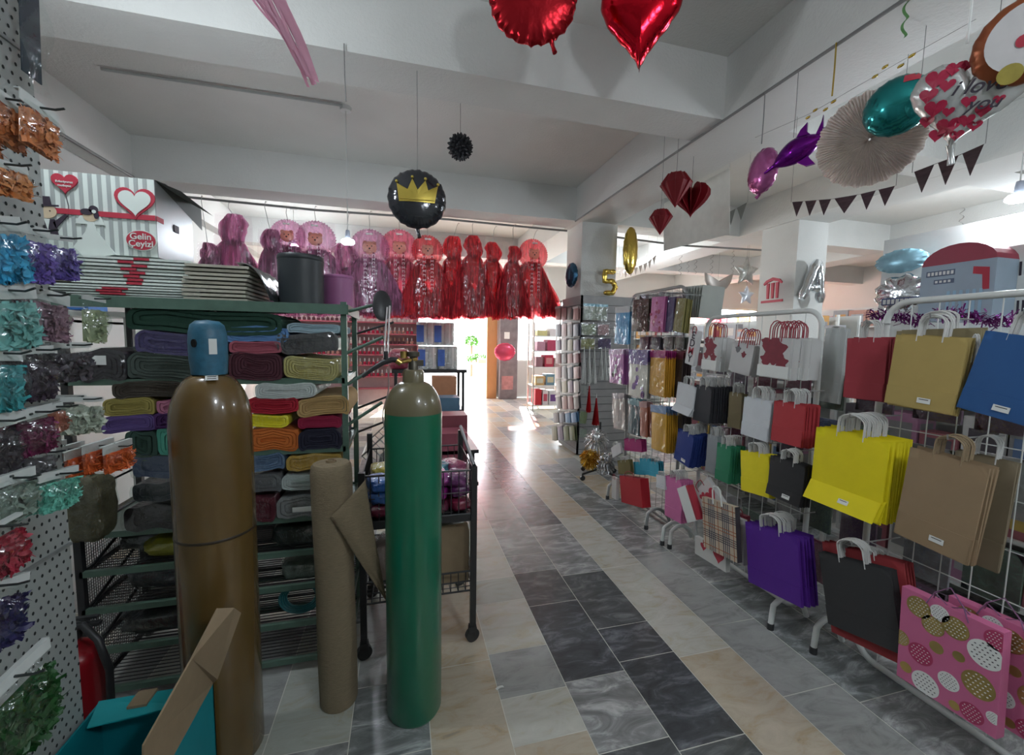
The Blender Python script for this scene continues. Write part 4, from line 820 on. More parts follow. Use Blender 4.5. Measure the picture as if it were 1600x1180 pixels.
tassel(921, 603, 645, 4.7, 9, (.50, .01, .015), 'red tinsel tassel, left of the two', None, .3, .6, 90); tassel(932, 622, 665, 4.7, 13, (.42, .01, .015), 'red tinsel tassel, right and lower of the two', None, .3, .6, 110)
# tinsel pompons on a wheeled stand
c = Vector((2.12, 4.15, 0)); t = thing('pompon_stand', 'low black wheeled stand carrying tinsel pompons', 'display stand', tuple(c))
mb = MB(); mb.tube([(0, 0, .07), (0, 0, .62)], .012); mb.build('pole', black_m, t)
for a in (0, 90, 180, 270):
    p = Vector((.25*math.cos(R(a+20)), .25*math.sin(R(a+20)), .07)); mb = MB(); mb.tube([(0, 0, .09), p], .012); mb.build('leg', black_m, t)
    mb = MB(); Mw = T(p.x, p.y, .028)@RX(R(90)); mb.lathe([(0, -.012), (.028, -.012), (.028, .012), (0, .012)], 16, 0, Mw); mb.tube([(p.x, p.y, .03), (p.x, p.y, .08)], .008); mb.build('caster', black_m, t.children[-1])
def pompon(px, py, Y, rpx, col, label, n=420, z=None):
    p = onY(px, py, Y); r = rpx/650*Y; rn = random.Random(int(px)); t = thing('tinsel_pompon', label, 'pompon', tuple(p)); mb = MB()
    for i in range(n):
        a = rn.random()*6.28; b = math.acos(rn.uniform(-1, 1)); d = Vector((math.cos(a)*math.sin(b), math.sin(a)*math.sin(b), math.cos(b)*1.1-.15)); p0 = d*r*rn.uniform(.3, .8); p1 = d*r*rn.uniform(.9, 1.1)+Vector((0, 0, -r*.25)); s_ = d.cross(Vector((rn.random(), rn.random(), rn.random()))).normalized()*.004
        mb.add([p0-s_, p0+s_, p1+s_, p1-s_], [(0, 1, 2, 3)])
    mb.ball((0, 0, 0), r*.55, 12); mb.build('strands', mat('tinsel_%02x%02x%02x' % tuple(int(255*min(1, c)) for c in col), col, .22, 1, var=.3, scale=50), t); return t
pompon(932, 684, 4.1, 21, (.75, .77, .8), 'upper silver tinsel pompon on the wheeled stand'); pompon(922, 712, 4.0, 17, (.62, .40, .08), 'gold tinsel pompon on the wheeled stand'); pompon(946, 718, 4.05, 18, (.62, .64, .66), 'lower silver tinsel pompon on the wheeled stand')
# ================================================================ LEFT PEGBOARD WITH HANGING BAGS OF FILLER
PX = -.92                                        # board plane, faces the aisle (+x)
t = thing('pegboard', 'grey perforated metal board carrying bags of shredded filler at the left edge', 'pegboard', (0, 0, 0)); peg = mat('peg_grey', (.34, .37, .36), .5, var=.06); holem = mat('peg_hole', (.02, .025, .025), .9)
mb = MB(); y0, y1 = .1, 1.42
mb.b2(PX-.012, PX, y0, y1, .28, 2.9); mb.b2(PX-.02, PX-.012, y1-.02, y1, .28, 2.9); mb.build('panel', peg, t)
mb = MB()
for iz in range(92):
    z = .35+iz*.027
    for iy in range(27):
        y = 1.405-iy*.024+(.012 if iz % 2 else 0)
        if y < .75: continue
        mb.add([(PX+.0008, y+.0042*math.cos(a), z+.0052*math.sin(a)) for a in [k*math.pi/3 for k in range(6)]], [(0, 1, 2, 3, 4, 5)])
mb.build('holes', holem, t)
for z in (.28, .9, 1.55, 2.2, 2.75): MB().b2(PX, PX+.006, y0, y1, z, z+.008).build('rail', mat('rail_grey', (.3, .32, .32), .4, .4), t)
MB().b2(PX-.05, PX+.02, .3, 1.42, 0, .28).build('base', mat('base_grey', (.12, .12, .12), .6), t)
peg_root = t
def filler(q, X, label, col, header=True, n=1, dx=.035, strands=150, group=None, kind='strip', hfrac=.22, fill=(.30, .98), seed=0, metal=0., clear=None, wid=.012):
    M, w_, h_ = frame(q, X=X); rn = random.Random(seed+int(q[0][0])); t = thing('filler_bag', label+(', foremost' if n > 1 else ''), 'filler bag', M=M)
    z0, z1 = -h_*fill[0], -h_*fill[1]; mb = MB()
    for i in range(int(strands*1.9)):
        u = rn.uniform(-.42, .42)*w_; v = rn.uniform(z1, z0); th = .028*(1-abs(u)/w_*1.6)*(1-abs((v-(z0+z1)/2)/(z1-z0))*.8); y = -rn.uniform(.1, 1)*th
        a = rn.random()*6.28; L_ = rn.uniform(.25, .55)*w_*.5; p = Vector((u, y, v)); d = Vector((math.cos(a), rn.uniform(-.4, .1), math.sin(a)))
        k = 4 if kind == 'strip' else 5; pts = []
        for j in range(k+1):
            pts.append(p.copy()); p = p+d*L_/k; d = (d+Vector((rn.uniform(-.7, .7), rn.uniform(-.3, .3), rn.uniform(-.7, .7)))).normalized()
            p.x = max(-w_*.46, min(w_*.46, p.x)); p.z = max(z1, min(z0, p.z)); p.y = max(-.034, min(-.002, p.y))
        s_ = Vector((rn.uniform(-1, 1), rn.uniform(-.5, .5), rn.uniform(-1, 1))).normalized()*wid*.32
        for a_, b_ in zip(pts[:-1], pts[1:]): mb.add([a_-s_, a_+s_, b_+s_, b_-s_], [(0, 1, 2, 3)], 0, True)
    mb.b2(-w_*.40, w_*.40, -.012, .004, z1*.98, z0*1.02)
    o = mb.build('filler', mat('shred_%02x%02x%02x' % tuple(int(255*min(1, c)) for c in col), col, .5, metal, var=.45, scale=25), t)
    mb = MB(); nx = 9
    mb.grid(lambda u, v: Vector(((u-.5)*w_, -.04*math.sin(math.pi*u)*math.sin(math.pi*min(1, v*.92+.04))-.003, -h_*(.12+.88*v))), nx, 12); mb.build('plastic_bag', clear or film, t)
    if header:
        mb = MB(); mb.b2(-w_/2-.003, w_/2+.003, -.006, -.004, -h_*hfrac, 0); mb.b2(-w_/2-.003, w_/2+.003, -.004, .004, -.003, 0); mb.build('header_card', mat('header_white', (.52, .56, .55), .7), t)
        mb = MB(); mb.tube([(0, .03, -h_*hfrac*.45), (0, -.03, -h_*hfrac*.5), (.0, -.045, -h_*hfrac*.3)], .0022, 6); mb.build('hook', mat('hook_dark', (.05, .06, .06), .4, .6), t)
    for i in range(1, n):
        c = copy_tree(t); c.matrix_world = T(-dx*i, rn.uniform(-.02, .0), rn.uniform(-.008, .008))@M; c['label'] = label+', behind the foremost'; c['group'] = group or 'more of: '+label[:30]
    return t
XF = -.70
def QX(x0, y0, x1, y1, s=.55): d = (x1-x0)*s; return [(x0, y0), (x1, y0+d), (x1+2, y1), (x0+2, y1-d*.1)]
filler([(30, 132), (82, 184), (84, 250), (20, 222)], XF, 'bag of orange shredded paper with white header at the top left', (.62, .22, .08), n=4, seed=1, dx=.045)
filler([(-40, 235), (34, 262), (36, 312), (-40, 300)], XF, 'bag of orange raffia below the topmost orange one', (.66, .26, .09), n=1, seed=2, header=True)
filler([(-45, 332), (22, 340), (24, 440), (-45, 450)], XF, 'bag of sky blue raffia at the left edge', (.04, .34, .58), n=2, seed=3, strands=220, wid=.016)
filler([(18, 345), (70, 358), (74, 445), (22, 440)], XF, 'bag of violet shredded paper beside the sky blue one', (.13, .075, .36), n=2, seed=4, strands=220, hfrac=.16)
filler([(68, 362), (108, 372), (114, 436), (72, 440)], XF-.05, 'bag of violet shredded paper, right of the other violet one', (.12, .08, .34), n=1, seed=5, strands=200, hfrac=.12)
filler([(-40, 436), (44, 444), (52, 540), (-40, 560)], XF, 'bag with mint green paper rosette on the third row', (.16, .42, .40), n=2, seed=6, strands=120, hfrac=.25)
filler([(34, 442), (100, 462), (118, 540), (42, 530)], XF-.03, 'bag of mauve pearly shreds on the third row', (.26, .15, .20), n=3, seed=7, strands=260, wid=.007)
filler([(126, 460), (160, 466), (164, 538), (128, 536)], XF-.16, 'bag of pale green sprigs at the right of the third row', (.34, .40, .24), n=1, seed=8, strands=110, hfrac=.1, wid=.008)
filler([(-30, 538), (26, 544), (30, 640), (-30, 650)], XF, 'bag of turquoise shreds on the fourth row at the left edge', (.04, .30, .33), n=2, seed=9, strands=220, wid=.008)
filler([(22, 542), (76, 540), (80, 620), (26, 632)], XF, 'bag of dark plum shreds on the fourth row', (.04, .025, .045), n=3, seed=10, strands=200, hfrac=.14)
filler([(76, 534), (136, 536), (140, 592), (80, 600)], XF-.06, 'bag of grey black shreds on the fourth row, right', (.07, .06, .075), n=2, seed=11, strands=200, hfrac=.14)
filler([(-40, 655), (14, 640), (22, 740), (-40, 760)], XF, 'bag of near-black shreds on the fifth row', (.02, .012, .022), n=2, seed=12, strands=200)
filler([(18, 645), (76, 628), (84, 700), (36, 716)], XF, 'bag of burgundy metallic shreds on the fifth row', (.16, .012, .07), n=2, seed=13, strands=300, wid=.006, metal=.4)
filler([(72, 634), (92, 628), (96, 672), (80, 680)], XF-.05, 'bag of salmon shreds right of the burgundy one', (.42, .14, .09), n=1, seed=131, strands=120, wid=.006)
filler([(92, 618), (156, 622), (162, 672), (96, 684)], XF-.10, 'bag of ivory paper flowers on the fifth row', (.42, .46, .38), n=2, seed=14, strands=120, hfrac=.14, wid=.016)
filler([(158, 700), (202, 684), (204, 726), (160, 742)], XF-.14, 'bag of bright orange shreds at the right end of the sixth row', (.80, .14, .03), n=5, seed=15, strands=330, hfrac=.3, wid=.006, dx=.04)
filler([(38, 706), (80, 700), (84, 740), (42, 750)], XF-.03, 'bag with clear tissue on the sixth row', (.12, .11, .12), n=2, seed=16, strands=80)
filler([(-20, 752), (44, 728), (56, 800), (-20, 830)], XF+.02, 'bag of grey green paper bows on the lowest upper row', (.20, .26, .22), n=2, seed=17, strands=120, wid=.014)
filler([(62, 742), (112, 728), (140, 776), (76, 800)], XF, 'bag of mint green shreds low on the board', (.14, .48, .38), n=2, seed=18, strands=330, hfrac=.2, wid=.008)
filler([(-50, 845), (24, 800), (34, 880), (-50, 930)], XF+.05, 'bag of red shreds on the lower board', (.30, .008, .03), n=1, seed=19, strands=260, hfrac=.06)
filler([(-60, 925), (38, 895), (42, 990), (-60, 1040)], XF+.05, 'bag of midnight blue shreds on the lower board', (.012, .010, .07), n=1, seed=20, strands=260, hfrac=.14)
filler([(-50, 1110), (66, 1000), (88, 1110), (-30, 1250)], XF+.1, 'bag of dark green shreds lowest on the board', (.008, .07, .012), n=1, seed=21, strands=420, hfrac=.14)
# dark translucent sleeve hanging at the top
M, w_, h_ = frame([(24, -70), (64, -25), (66, 150), (32, 128)], X=PX+.06)
t = thing('plastic_sleeve', 'dark sheet in clear plastic hanging high at the left edge', 'sleeve', M=M); MB().b2(-w_*.46, w_*.4, -.001, .001, -h_*.9, 0).build('sheet', mat('dark_sheet', (.03, .045, .06), .35), t)
mb = MB(); mb.grid(lambda u, v: Vector(((u-.5)*w_*1.2, -.01-.012*math.sin(9*v+4*u), -h_*v)), 8, 14); mb.build('plastic', film, t)
# fire extinguisher
ex = onZ(118, 1150, 0); ex = Vector((-1.10, 1.68, 0))
t = thing('fire_extinguisher', 'red fire extinguisher with black hose on the floor by the rack', 'fire extinguisher', tuple(ex)); redg = mat('extinguisher_red', (.26, .006, .012), .3, coat=.3)
mb = MB(); mb.lathe([(0, 0), (.07, 0), (.075, .02), (.075, .38)]+[(.075*math.cos(R(a))+.0, .38+.06*math.sin(R(a))) for a in (20, 40, 60)]+[(.02, .44), (.02, .46), (0, .46)], 32); mb.build('body', redg, t)
mb = MB(); mb.lathe([(.018, .45), (.024, .46), (.024, .5), (0, .51)], 16); mb.box((.03, 0, .50), (.1, .018, .012)); mb.box((.03, 0, .525), (.09, .015, .008), 0, None); mb.build('valve', black_m, t)
mb = MB(); mb.tube([(0, 0, .49), (.05, -.03, .515), (.10, -.05, .47), (.125, -.05, .36), (.12, -.045, .22), (.10, -.04, .10)], .0115, 10); mb.build('hose', black_m, t)
# turquoise carton with brown flap in the foreground
cy = mat('turquoise_card', (.0, .22, .26), .6, var=.1); cyd = mat('turquoise_card_plain', (.004, .17, .20), .6)
t = thing('carton', 'open turquoise carton with brown cardboard flap in the lower left foreground', 'carton', (0, 0, 0))
A = onY(155, 1112, 1.38); zt_ = .375; a0, a1, c0, c1 = -.905, -.60, 1.08, 1.46
mb = MB(); th = .006
mb.b2(a0, a1, c0, c1, 0, th); mb.b2(a0, a0+th, c0, c1, 0, zt_); mb.b2(a1-th, a1, c0, c1, 0, zt_); mb.b2(a0, a1, c0, c0+th, 0, zt_); mb.b2(a0, a1, c1-th, c1, 0, zt_)
mb.build('body', cy, t)
mb = MB(); mb.add([(a0, c1, zt_), (a1-.06, c1, zt_), (a1-.04, c1-.085, zt_+.01), (a0+.02, c1-.085, zt_-.01)], [(0, 1, 2, 3)]); o = mb.build('rear_flap', mat('turquoise_light', (.01, .36, .40), .55), t); o.modifiers.new('s', 'SOLIDIFY').thickness = .004
fl = [(a1, c0, zt_), (a1, c1, zt_), (a1+.07, c1+.005, zt_+.195), (a1+.045, c1-.03, zt_+.205), (a1+.015, c0+.04, zt_+.12)]
q0 = [onY(232, 1180, 1.20), onY(262, 1100, 1.40)]
fl = [Vector((a1-.0, c0, zt_)), Vector((a1, c1, zt_)), Vector((-.575, 1.44, .44)), onY(340, 1062, 1.44), onY(377, 958, 1.42), onY(366, 950, 1.40), onY(341, 951, 1.38), onY(300, 1030, 1.30), onY(225, 1165, 1.12)]
mb = MB(); mb.add(fl, [tuple(range(len(fl)))]); o = mb.build('brown_flap', card, t); o.modifiers.new('s', 'SOLIDIFY').thickness = .005
mb = MB(); p = onY(228, 1068, 1.46); mb.b2(p.x-.02, p.x+.03, 1.40, 1.46, zt_+.008, zt_+.016); mb.build('cardboard_tab', card, t)
# ================================================================ WIRE CART
t = thing('wire_cart', 'black wheeled wire cart full of packaged sweets behind the green cylinder', 'cart', (0, 0, 0))
CX0, CX1, CY0, CY1 = -.18, .33, 1.93, 2.42
for x in (CX0, CX1):
    for y in (CY0, CY1):
        zt2 = .90 if y == CY0 else .97
        MB().b2(x-.014, x+.014, y-.014, y+.014, .085, zt2).build('post', black_m, t)
        mb = MB(); mb.lathe([(0, -.012), (.034, -.012), (.034, .012), (0, .012)], 20, 0, T(x, y+.012, .034)@RX(R(90))@RY(.3)); mb.b2(x-.018, x+.018, y-.018, y+.02, .062, .09); mb.b2(x-.02, x-.014, y, y+.02, .03, .08); mb.b2(x+.014, x+.02, y, y+.02, .03, .08); mb.build('caster', mat('caster_rubber', (.03, .03, .03), .6), t)
def basket(z0, z1, name='basket', step=.035, rim=.005):
    mb = MB()
    for z in (z0, z1, (z0+z1)/2): mb.tube([(CX0, CY0, z), (CX1, CY0, z), (CX1, CY1, z), (CX0, CY1, z)], rim if z != (z0+z1)/2 else .0025, 6, closed=True)
    k = int((CX1-CX0)/step)
    for i in range(1, k): x = CX0+(CX1-CX0)*i/k; mb.tube([(x, CY0, z1), (x, CY0, z0), (x, CY1, z0), (x, CY1, z1)], .0024, 5)
    k = int((CY1-CY0)/step)
    for i in range(1, k): y = CY0+(CY1-CY0)*i/k; mb.tube([(CX0, y, z1), (CX0, y, z0), (CX1, y, z0), (CX1, y, z1)], .0024, 5)
    return mb.build(name, black_m, t)
basket(.665, .88); basket(.275, .375); mb = MB(); mb.b2(CX0, CX1, CY0-.005, CY0+.005, .63, .665); mb.b2(CX1-.005, CX1+.005, CY0, CY1, .63, .665); mb.b2(CX0, CX1, CY0, CY1, .655, .66); mb.build('tray', black_m, t)
cart = t
MB().tube([(CX1, CY0, .90), (CX1, CY1, .99)], .010, 8).build('side_rail', black_m, cart)
rn = random.Random(21)
cols = [(.03, .14, .5), (.10, .35, .55), (.25, .02, .06), (.30, .02, .22), (.16, .02, .14), (.7, .55, .05), (.5, .5, .5), (.14, .02, .05), (.08, .3, .4), (.45, .08, .2)]
cn = ['blue', 'light blue', 'dark red', 'magenta', 'plum', 'yellow', 'white', 'maroon', 'teal', 'rose']
for i in range(30):
    c = i % 10; ly = i//10; x = CX0+.07+(i % 5)*.092; y = CY0+.08+((i//5) % 2)*.17+rn.uniform(-.01, .01); z = .668+ly*.063+rn.uniform(0, .008)
    if ly == 0: c = (2, 7, 4, 7, 2, 4)[i % 6]
    crumple_pack('sweet_packet', '%s foil packet of sweets in the %s of the cart basket' % (cn[c], ('bottom layer', 'middle layer', 'top layer')[ly]), 'packet', (x, y, z), (.10, .15, .06), cols[c], i, rz=rn.uniform(-.6, .6), group='%s sweet packets, %s' % (cn[c], ('bottom', 'middle', 'top')[ly]), rough=.3)
t = thing('carton', 'brown carton with crumpled white paper on the lower basket of the cart', 'carton', (.17, 2.17, .282)); mb = MB(); a, b, h_ = .15, .17, .26
mb.b2(-a, a, -b, b, 0, .004); mb.b2(-a, -a+.004, -b, b, 0, h_); mb.b2(a-.004, a, -b, b, 0, h_); mb.b2(-a, a, -b, -b+.004, 0, h_); mb.b2(-a, a, b-.004, b, 0, h_); mb.build('body', card, t)
mb = MB(); mb.add([(-a, -b, h_), (a, -b, h_), (a-.01, -b-.0, h_+.05), (-a+.01, -b, h_+.03)], [(0, 1, 2, 3)]); mb.build('flap', card, t)
crumple_pack('crumpled_paper', 'crumpled white paper lying in the carton on the cart', 'paper', (.17, 2.17, .45), (.27, .3, .13), (.65, .62, .6), 33, rough=.7)
crumple_pack('packet', 'clear packet on the lower basket left of the green cylinder', 'packet', (-.08, 2.1, .29), (.14, .2, .22), (.35, .25, .22), 35)
# white wire basket tipped behind the arms
t = thing('wire_basket', 'grey wire basket tilted behind the green cylinder', 'basket', (-.02, 2.62, .86), .0); mb = MB(); m_ = RY(-.75)
for i in range(15): y = -.16+.32*i/14; mb.tube([(-.17, y, 0), (.17, y, 0)], .0022, 5, 0, False, m_)
for i in range(11): x = -.17+.34*i/10; mb.tube([(x, -.16, .12), (x, -.16, 0), (x, .16, 0), (x, .16, .12)], .0022, 5, 0, False, m_)
mb.tube([(-.17, -.16, .12), (.17, -.16, .12), (.17, .16, .12), (-.17, .16, .12)], .005, 6, 0, True, m_); mb.build('wires', gal, t)
MB().tube([(.0, 0, -.01), (.0, 0, -.845), ], .012).build('stem', black_m, t); MB().b2(-.12, .12, -.12, .12, -.86, -.848).build('foot', black_m, t)
# inflator: disc, hoses, nozzle, regulator
t = thing('hose_disc', 'black rubber disc hanging on the top rack arm with clear hoses looped over it', 'disc', tuple(onY(597, 478, 1.90)))
Md = RY(.5)@RX(.5); mb = MB(); mb.lathe([(0, -.014), (.038, -.014), (.05, -.006), (.052, .004), (.04, .012), (0, .014)], 32, 0, RZ(0)@RX(R(72))@RY(.35)@Matrix.Diagonal((.8, 1.35, 1, 1))); mb.build('disc', black_m, t)
hosem = mat('clear_hose', (.55, .5, .5), .2, alpha=.75)
def hose(pts, r, label, m_=hosem):
    mb = MB(); P = [onY(a, b, y) for a, b, y in pts]; sm = []
    for i in range(len(P)-1):
        p0 = P[max(0, i-1)]; p1 = P[i]; p2 = P[i+1]; p3 = P[min(len(P)-1, i+2)]
        for k in range(5):
            s_ = k/5; sm.append(.5*((2*p1)+(p2-p0)*s_+(2*p0-5*p1+4*p2-p3)*s_*s_+(3*p1-p0-3*p2+p3)*s_**3))
    sm.append(P[-1]); mb.tube(sm, r, 7); return tag(mb.build('hose', m_), label, 'hose')
hose([(605, 480, 1.88), (602, 520, 1.86), (601, 545, 1.82), (600, 560, 1.75)], .0035, 'clear hose dropping from the black disc to the nozzle, left')
hose([(609, 478, 1.88), (607, 520, 1.86), (606, 545, 1.82), (604, 560, 1.75)], .0035, 'clear hose dropping from the black disc to the nozzle, right')
hose([(606, 575, 1.70), (607, 610, 1.74), (598, 650, 1.78), (606, 690, 1.8), (602, 720, 1.85)], .003, 'thin clear hose dangling below the nozzle')
t = thing('balloon_inflator', 'black balloon inflator nozzle with brass regulator on the green cylinder valve', 'inflator', (0, 0, 0)); P = lambda a, b, y=1.62: onY(a, b, y)
mb = MB(); mb.tube([P(566, 589), P(580, 578), P(598, 567), P(612, 562), P(622, 563)], [.006, .008, .010, .011, .010], 12); mb.tube([P(603, 562), P(603, 549)], .008, 10); mb.build('nozzle_grip', black_m, t)
mb = MB(); mb.tube([P(620, 563), P(627, 568)], .012, 14); mb.tube([P(625, 566), P(645, 562)], .008, 12); mb.tube([P(652, 561), P(645, 562)], .010, 12); mb.tube([P(631, 560), P(631, 549)], .013, 16); mb.build('regulator', brass, t)
# ================================================================ TULLE ORNAMENTS
pinkt = tulle_mat('pink_tulle', (.70, .36, .54), .30); redt = tulle_mat('red_tulle', (.84, .10, .13), .36); roset = tulle_mat('rose_tulle', (.80, .20, .30), .38)
teddy = mat('teddy_print', (.80, .48, .38), .8, trans=.6); letter = mat('letter_silver', (.62, .60, .62), .4)
def ornament(px, pr, wpx, tm, desc, Y=5.6, ring=True, pb=497, tw=1., seed=0):
    c = onY(px, pr, Y); r = wpx/650*Y/2*.93; zb_ = onY(px, pb, Y).z; t = thing('tulle_ornament', desc, 'door ornament', (c.x, Y, c.z)); rn = random.Random(seed)
    rb = r*.42
    if ring:
        mb = MB(); R0 = r*.66
        mb.grid(lambda u, v: (lambda a, b: Vector(((R0+(rb+.010*math.sin(40*a))*math.cos(b))*math.cos(a), (rb*.8)*math.sin(b), (R0+(rb+.010*math.sin(40*a+1))*math.cos(b))*math.sin(a))))(2*math.pi*u, 2*math.pi*v), 120, 13, 0, True, True)
        mb.build('wreath', tm, t)
        mb = MB(); mb.ball((0, -.05, -.005), (r*.40, .02, r*.36), 16); mb.ball((-r*.26, -.05, r*.24), (r*.13, .015, r*.13), 10); mb.ball((r*.26, -.05, r*.24), (r*.13, .015, r*.13), 10)
        for e in (-.12, .12): mb.ball((e*r, -.074, r*.06), .008, 8, 1)
        mb.ball((0, -.076, -r*.08), .011, 8, 1); mb.build('teddy', [teddy, inkp], t)
        mb = MB()
        for s_ in (-1, 1): mb.ball((s_*.022, -rb*.9, r*.72), (.02, .008, .014), 8)
        mb.ball((0, -rb*.9, r*.72), .009, 8); mb.build('bow', white_p, t)
    else:
        mb = MB()
        def hd(u, v, k=1.):
            a = 2*math.pi*u; q = math.sin(math.pi*(.10+.80*v))**.55; f_ = 1+.20*math.sin(11*a+2.2*v+seed)+.10*math.sin(23*a-3*v)+.25*noise.noise(Vector((math.cos(a)*2, math.sin(a)*2, v*5+seed)))
            return Vector((k*r*.66*f_*q*math.cos(a)+.015*math.sin(v*5+seed), k*.07*f_*q*math.sin(a), r*(1.05-1.9*v)))
        mb.grid(hd, 132, 14, 0, True, True); mb.grid(lambda u, v: hd(u+.013, v, .72), 132, 14, 0, True, True); mb.build('gathered_head', tm, t)
    top = -r*.55; H_ = c.z-zb_+top
    for L_ in range(3):
        mb = MB(); k1 = (.45, .7, 1.0)[L_]*tw; fr_ = 22+5*L_; ph = rn.random()*6
        def fn(u, v):
            a = 2*math.pi*u; ww = r*(.42+(k1+.32)*v**.6); rr = 1+.15*(.3+v)*math.sin(fr_*a/1+ph+2*v)+.09*math.sin(7*a+ph+v*2)+.22*noise.noise(Vector((math.cos(a)*2.5, math.sin(a)*2.5, v*3+ph)))
            return Vector((ww*rr*math.cos(a)+.02*math.sin(3*v+ph), (.03+.045*v)*rr*math.sin(a), top-(H_*(.90+.04*L_))*v+(.016*math.sin(fr_*a*2)+.03*math.sin(5*a+ph))*v**4))
        mb.grid(fn, 110, 12, 0, True, True); mb.build('tulle_tail', tm, t)
    if ring:
        for s_ in (-1, 1):
            mb = MB(); x0 = s_*.035; n = 9; zz = top*.6; L2 = H_*.72 if s_ < 0 else H_*.62
            mb.b2(x0*1.4-.011, x0*1.4+.011, -.125, -.123, zz-L2, zz, 0)
            for k in range(n):
                z = zz-L2*(k+.8)/(n+.6); e = .009
                mb.b2(x0*1.4-.016, x0*1.4-.010, -.13, -.126, z-e*1.6, z+e*1.6, 1); mb.b2(x0*1.4+.010, x0*1.4+.016, -.13, -.126, z-e*1.6, z+e*1.6, 1)
                if k % 2: mb.b2(x0*1.4-.010, x0*1.4+.010, -.13, -.126, z-.003, z+.003, 1)
                else: mb.b2(x0*1.4-.010, x0*1.4+.010, -.13, -.126, z+e, z+e*1.6, 1)
            mb.build('letter_ribbon', [tm, letter], t)
    mb = MB(); mb.grid(lambda u, v: Vector((math.cos(2*math.pi*u)*r*(1.0+.25*v*tw)*(1+.03*math.sin(9*u+14*v)), .085*math.sin(2*math.pi*u)*(1+.06*math.sin(11*v+u*20)), r*1.02-(c.z-zb_+r*.9)*v)), 36, 16, 0, True, True); mb.build('plastic_cover', clear_mat('cover_film', .045, (.98, .96, .97), 9), t)
    zt2 = ZB-.035-c.z; mb = MB(); sx = rn.uniform(-.05, .05) if not ring else 0
    mb.tube([(0, 0, r*.95), (sx*.3, -.0, r*1.1), (sx, -.06, zt2-.03), (sx+.01, -.08, zt2), (sx+.02, -.1, zt2+.02), (sx+.035, -.11, zt2+.01)], .0035, 6); mb.build('hanger_hook', gal, t)
    return t
OR = [(326, 395, 26, pinkt, 'gathered lilac pink tulle ornament at the far left of the row', False), (365, 362, 46, pinkt, 'lilac pink gathered tulle ornament, second from the left', False), (424, 378, 34, pinkt, 'slim lilac pink tulle ornament left of the pendant lamp, behind the black tub', False),
      (450, 370, 46, pinkt, 'plain pink tulle wreath above the black tub', True), (494, 375, 52, pinkt, 'pink tulle wreath with teddy just left of the pendant lamp', True), (540, 405, 44, pinkt, 'pink tulle tail behind the pendant lamp', False), (578, 388, 54, pinkt, 'pink tulle wreath with teddy just right of the pendant lamp', True), (624, 388, 54, roset, 'rose tulle wreath left of the first red one', True),
      (668, 392, 46, redt, 'red tulle wreath with teddy under the crown balloon', True), (708, 390, 40, redt, 'red gathered tulle ornament right of the first red wreath', False), (740, 388, 38, redt, 'red gathered tulle ornament in the middle of the red group', False), (770, 396, 34, redt, 'red gathered tulle ornament above the doorway right side', False), (803, 400, 30, redt, 'narrow red tulle ornament left of the last wreath', False), (833, 398, 48, redt, 'red tulle wreath with teddy at the right end of the row', True)]
for i, (px, pr, wp, tm, d, rg) in enumerate(OR): ornament(px, pr, wp, tm, d, 5.56+(.17 if i % 2 else 0), rg, 497 if px > 600 else 492, 1.25 if rg else 1.1, i)
t = thing('plastic_sheet', 'folded clear plastic lying behind the wedding box under the leftmost ornaments', 'plastic sheet', (-.86, 2.34, ZT+.02)); mb = MB(); mb.grid(lambda u, v: Vector((.26*(u-.5), .01*math.sin(9*u)+.1*v, .02+.14*v+.02*math.sin(7*u+4*v))), 16, 8); mb.build('sheet', film2, t)
# ================================================================ BALLOONS AND HANGING DECORATIONS
def foil(name, label, outline, thick, mats, M, crink=.012, seed=0, faces=None, cat='balloon', rings=12, tail=None):
    t = thing(name, label, cat, M=M); mb = MB(); n = len(outline); cx = sum(p[0] for p in outline)/n; cz = sum(p[1] for p in outline)/n
    for sg in (-1, 1):
        vs = []
        for j in range(rings+1):
            s_ = math.sin(j/rings*math.pi/2)
            for i, (x, z) in enumerate(outline):
                e = s_**8; y = sg*thick/2*math.sqrt(max(0, 1-s_**2.2)); w_ = crink*e*math.sin(i*2.4+seed)+crink*.6*(s_**3)*noise.noise(Vector((x*20, z*20, seed+sg)))
                k = s_*(1-crink*1.5*e*math.sin(i*1.7)); vs.append((cx+(x-cx)*k, y+w_*(1 if j < rings else .3), cz+(z-cz)*k))
        fs = [(j*n+i, j*n+(i+1) % n, (j+1)*n+(i+1) % n, (j+1)*n+i) for j in range(rings) for i in range(n)]; mb.add(vs, fs, 0, True)
    mb.build('foil', mats, t)
    if tail:
        x, z, dx, dz = tail; mb = MB(); mb.tube([(x, 0, z), (x+dx*.5, .005, z+dz*.5), (x+dx, -.005, z+dz)], [.014, .009, .012], 8); mb.build('neck', mats, t)
    return t
def string(p, ztop, label, r=.0018, m_=cable_m, name='string'):
    mb = MB(); mb.tube([p, (p[0]+.002, p[1], (p[2]+ztop)/2), (p[0], p[1], ztop)], r, 5); return tag(mb.build(name, m_), label, 'string')
FC = lambda yaw=0: RZ(yaw)
red_f = mat('red_foil', (.55, .008, .02), .16, 1, var=.06, bump=.25, bscale=14); blk_f = mat('black_foil', (.018, .02, .026), .15, .3, var=.1, bump=.4, bscale=16, coat=.6); gold_f = mat('gold_foil', (.62, .45, .10), .18, 1, var=.1, bump=.3, bscale=20); sil_f = mat('silver_foil', (.72, .75, .78), .14, 1, var=.05, bump=.4, bscale=18)
YC = 2.62
c = onY(652, 312, YC)
t = foil('foil_balloon', 'round black foil balloon with gold crown hanging before the tulle ornaments', circ(.170, 72), .13, blk_f, T(*c), .009, 1, tail=(.0, -.16, .012, -.06))
mb = MB(); cr = [(-.105, -.035), (.098, -.03), (.118, .075), (.062, .03), (.045, .095), (.0, .035), (-.03, .098), (-.058, .03), (-.118, .07)]
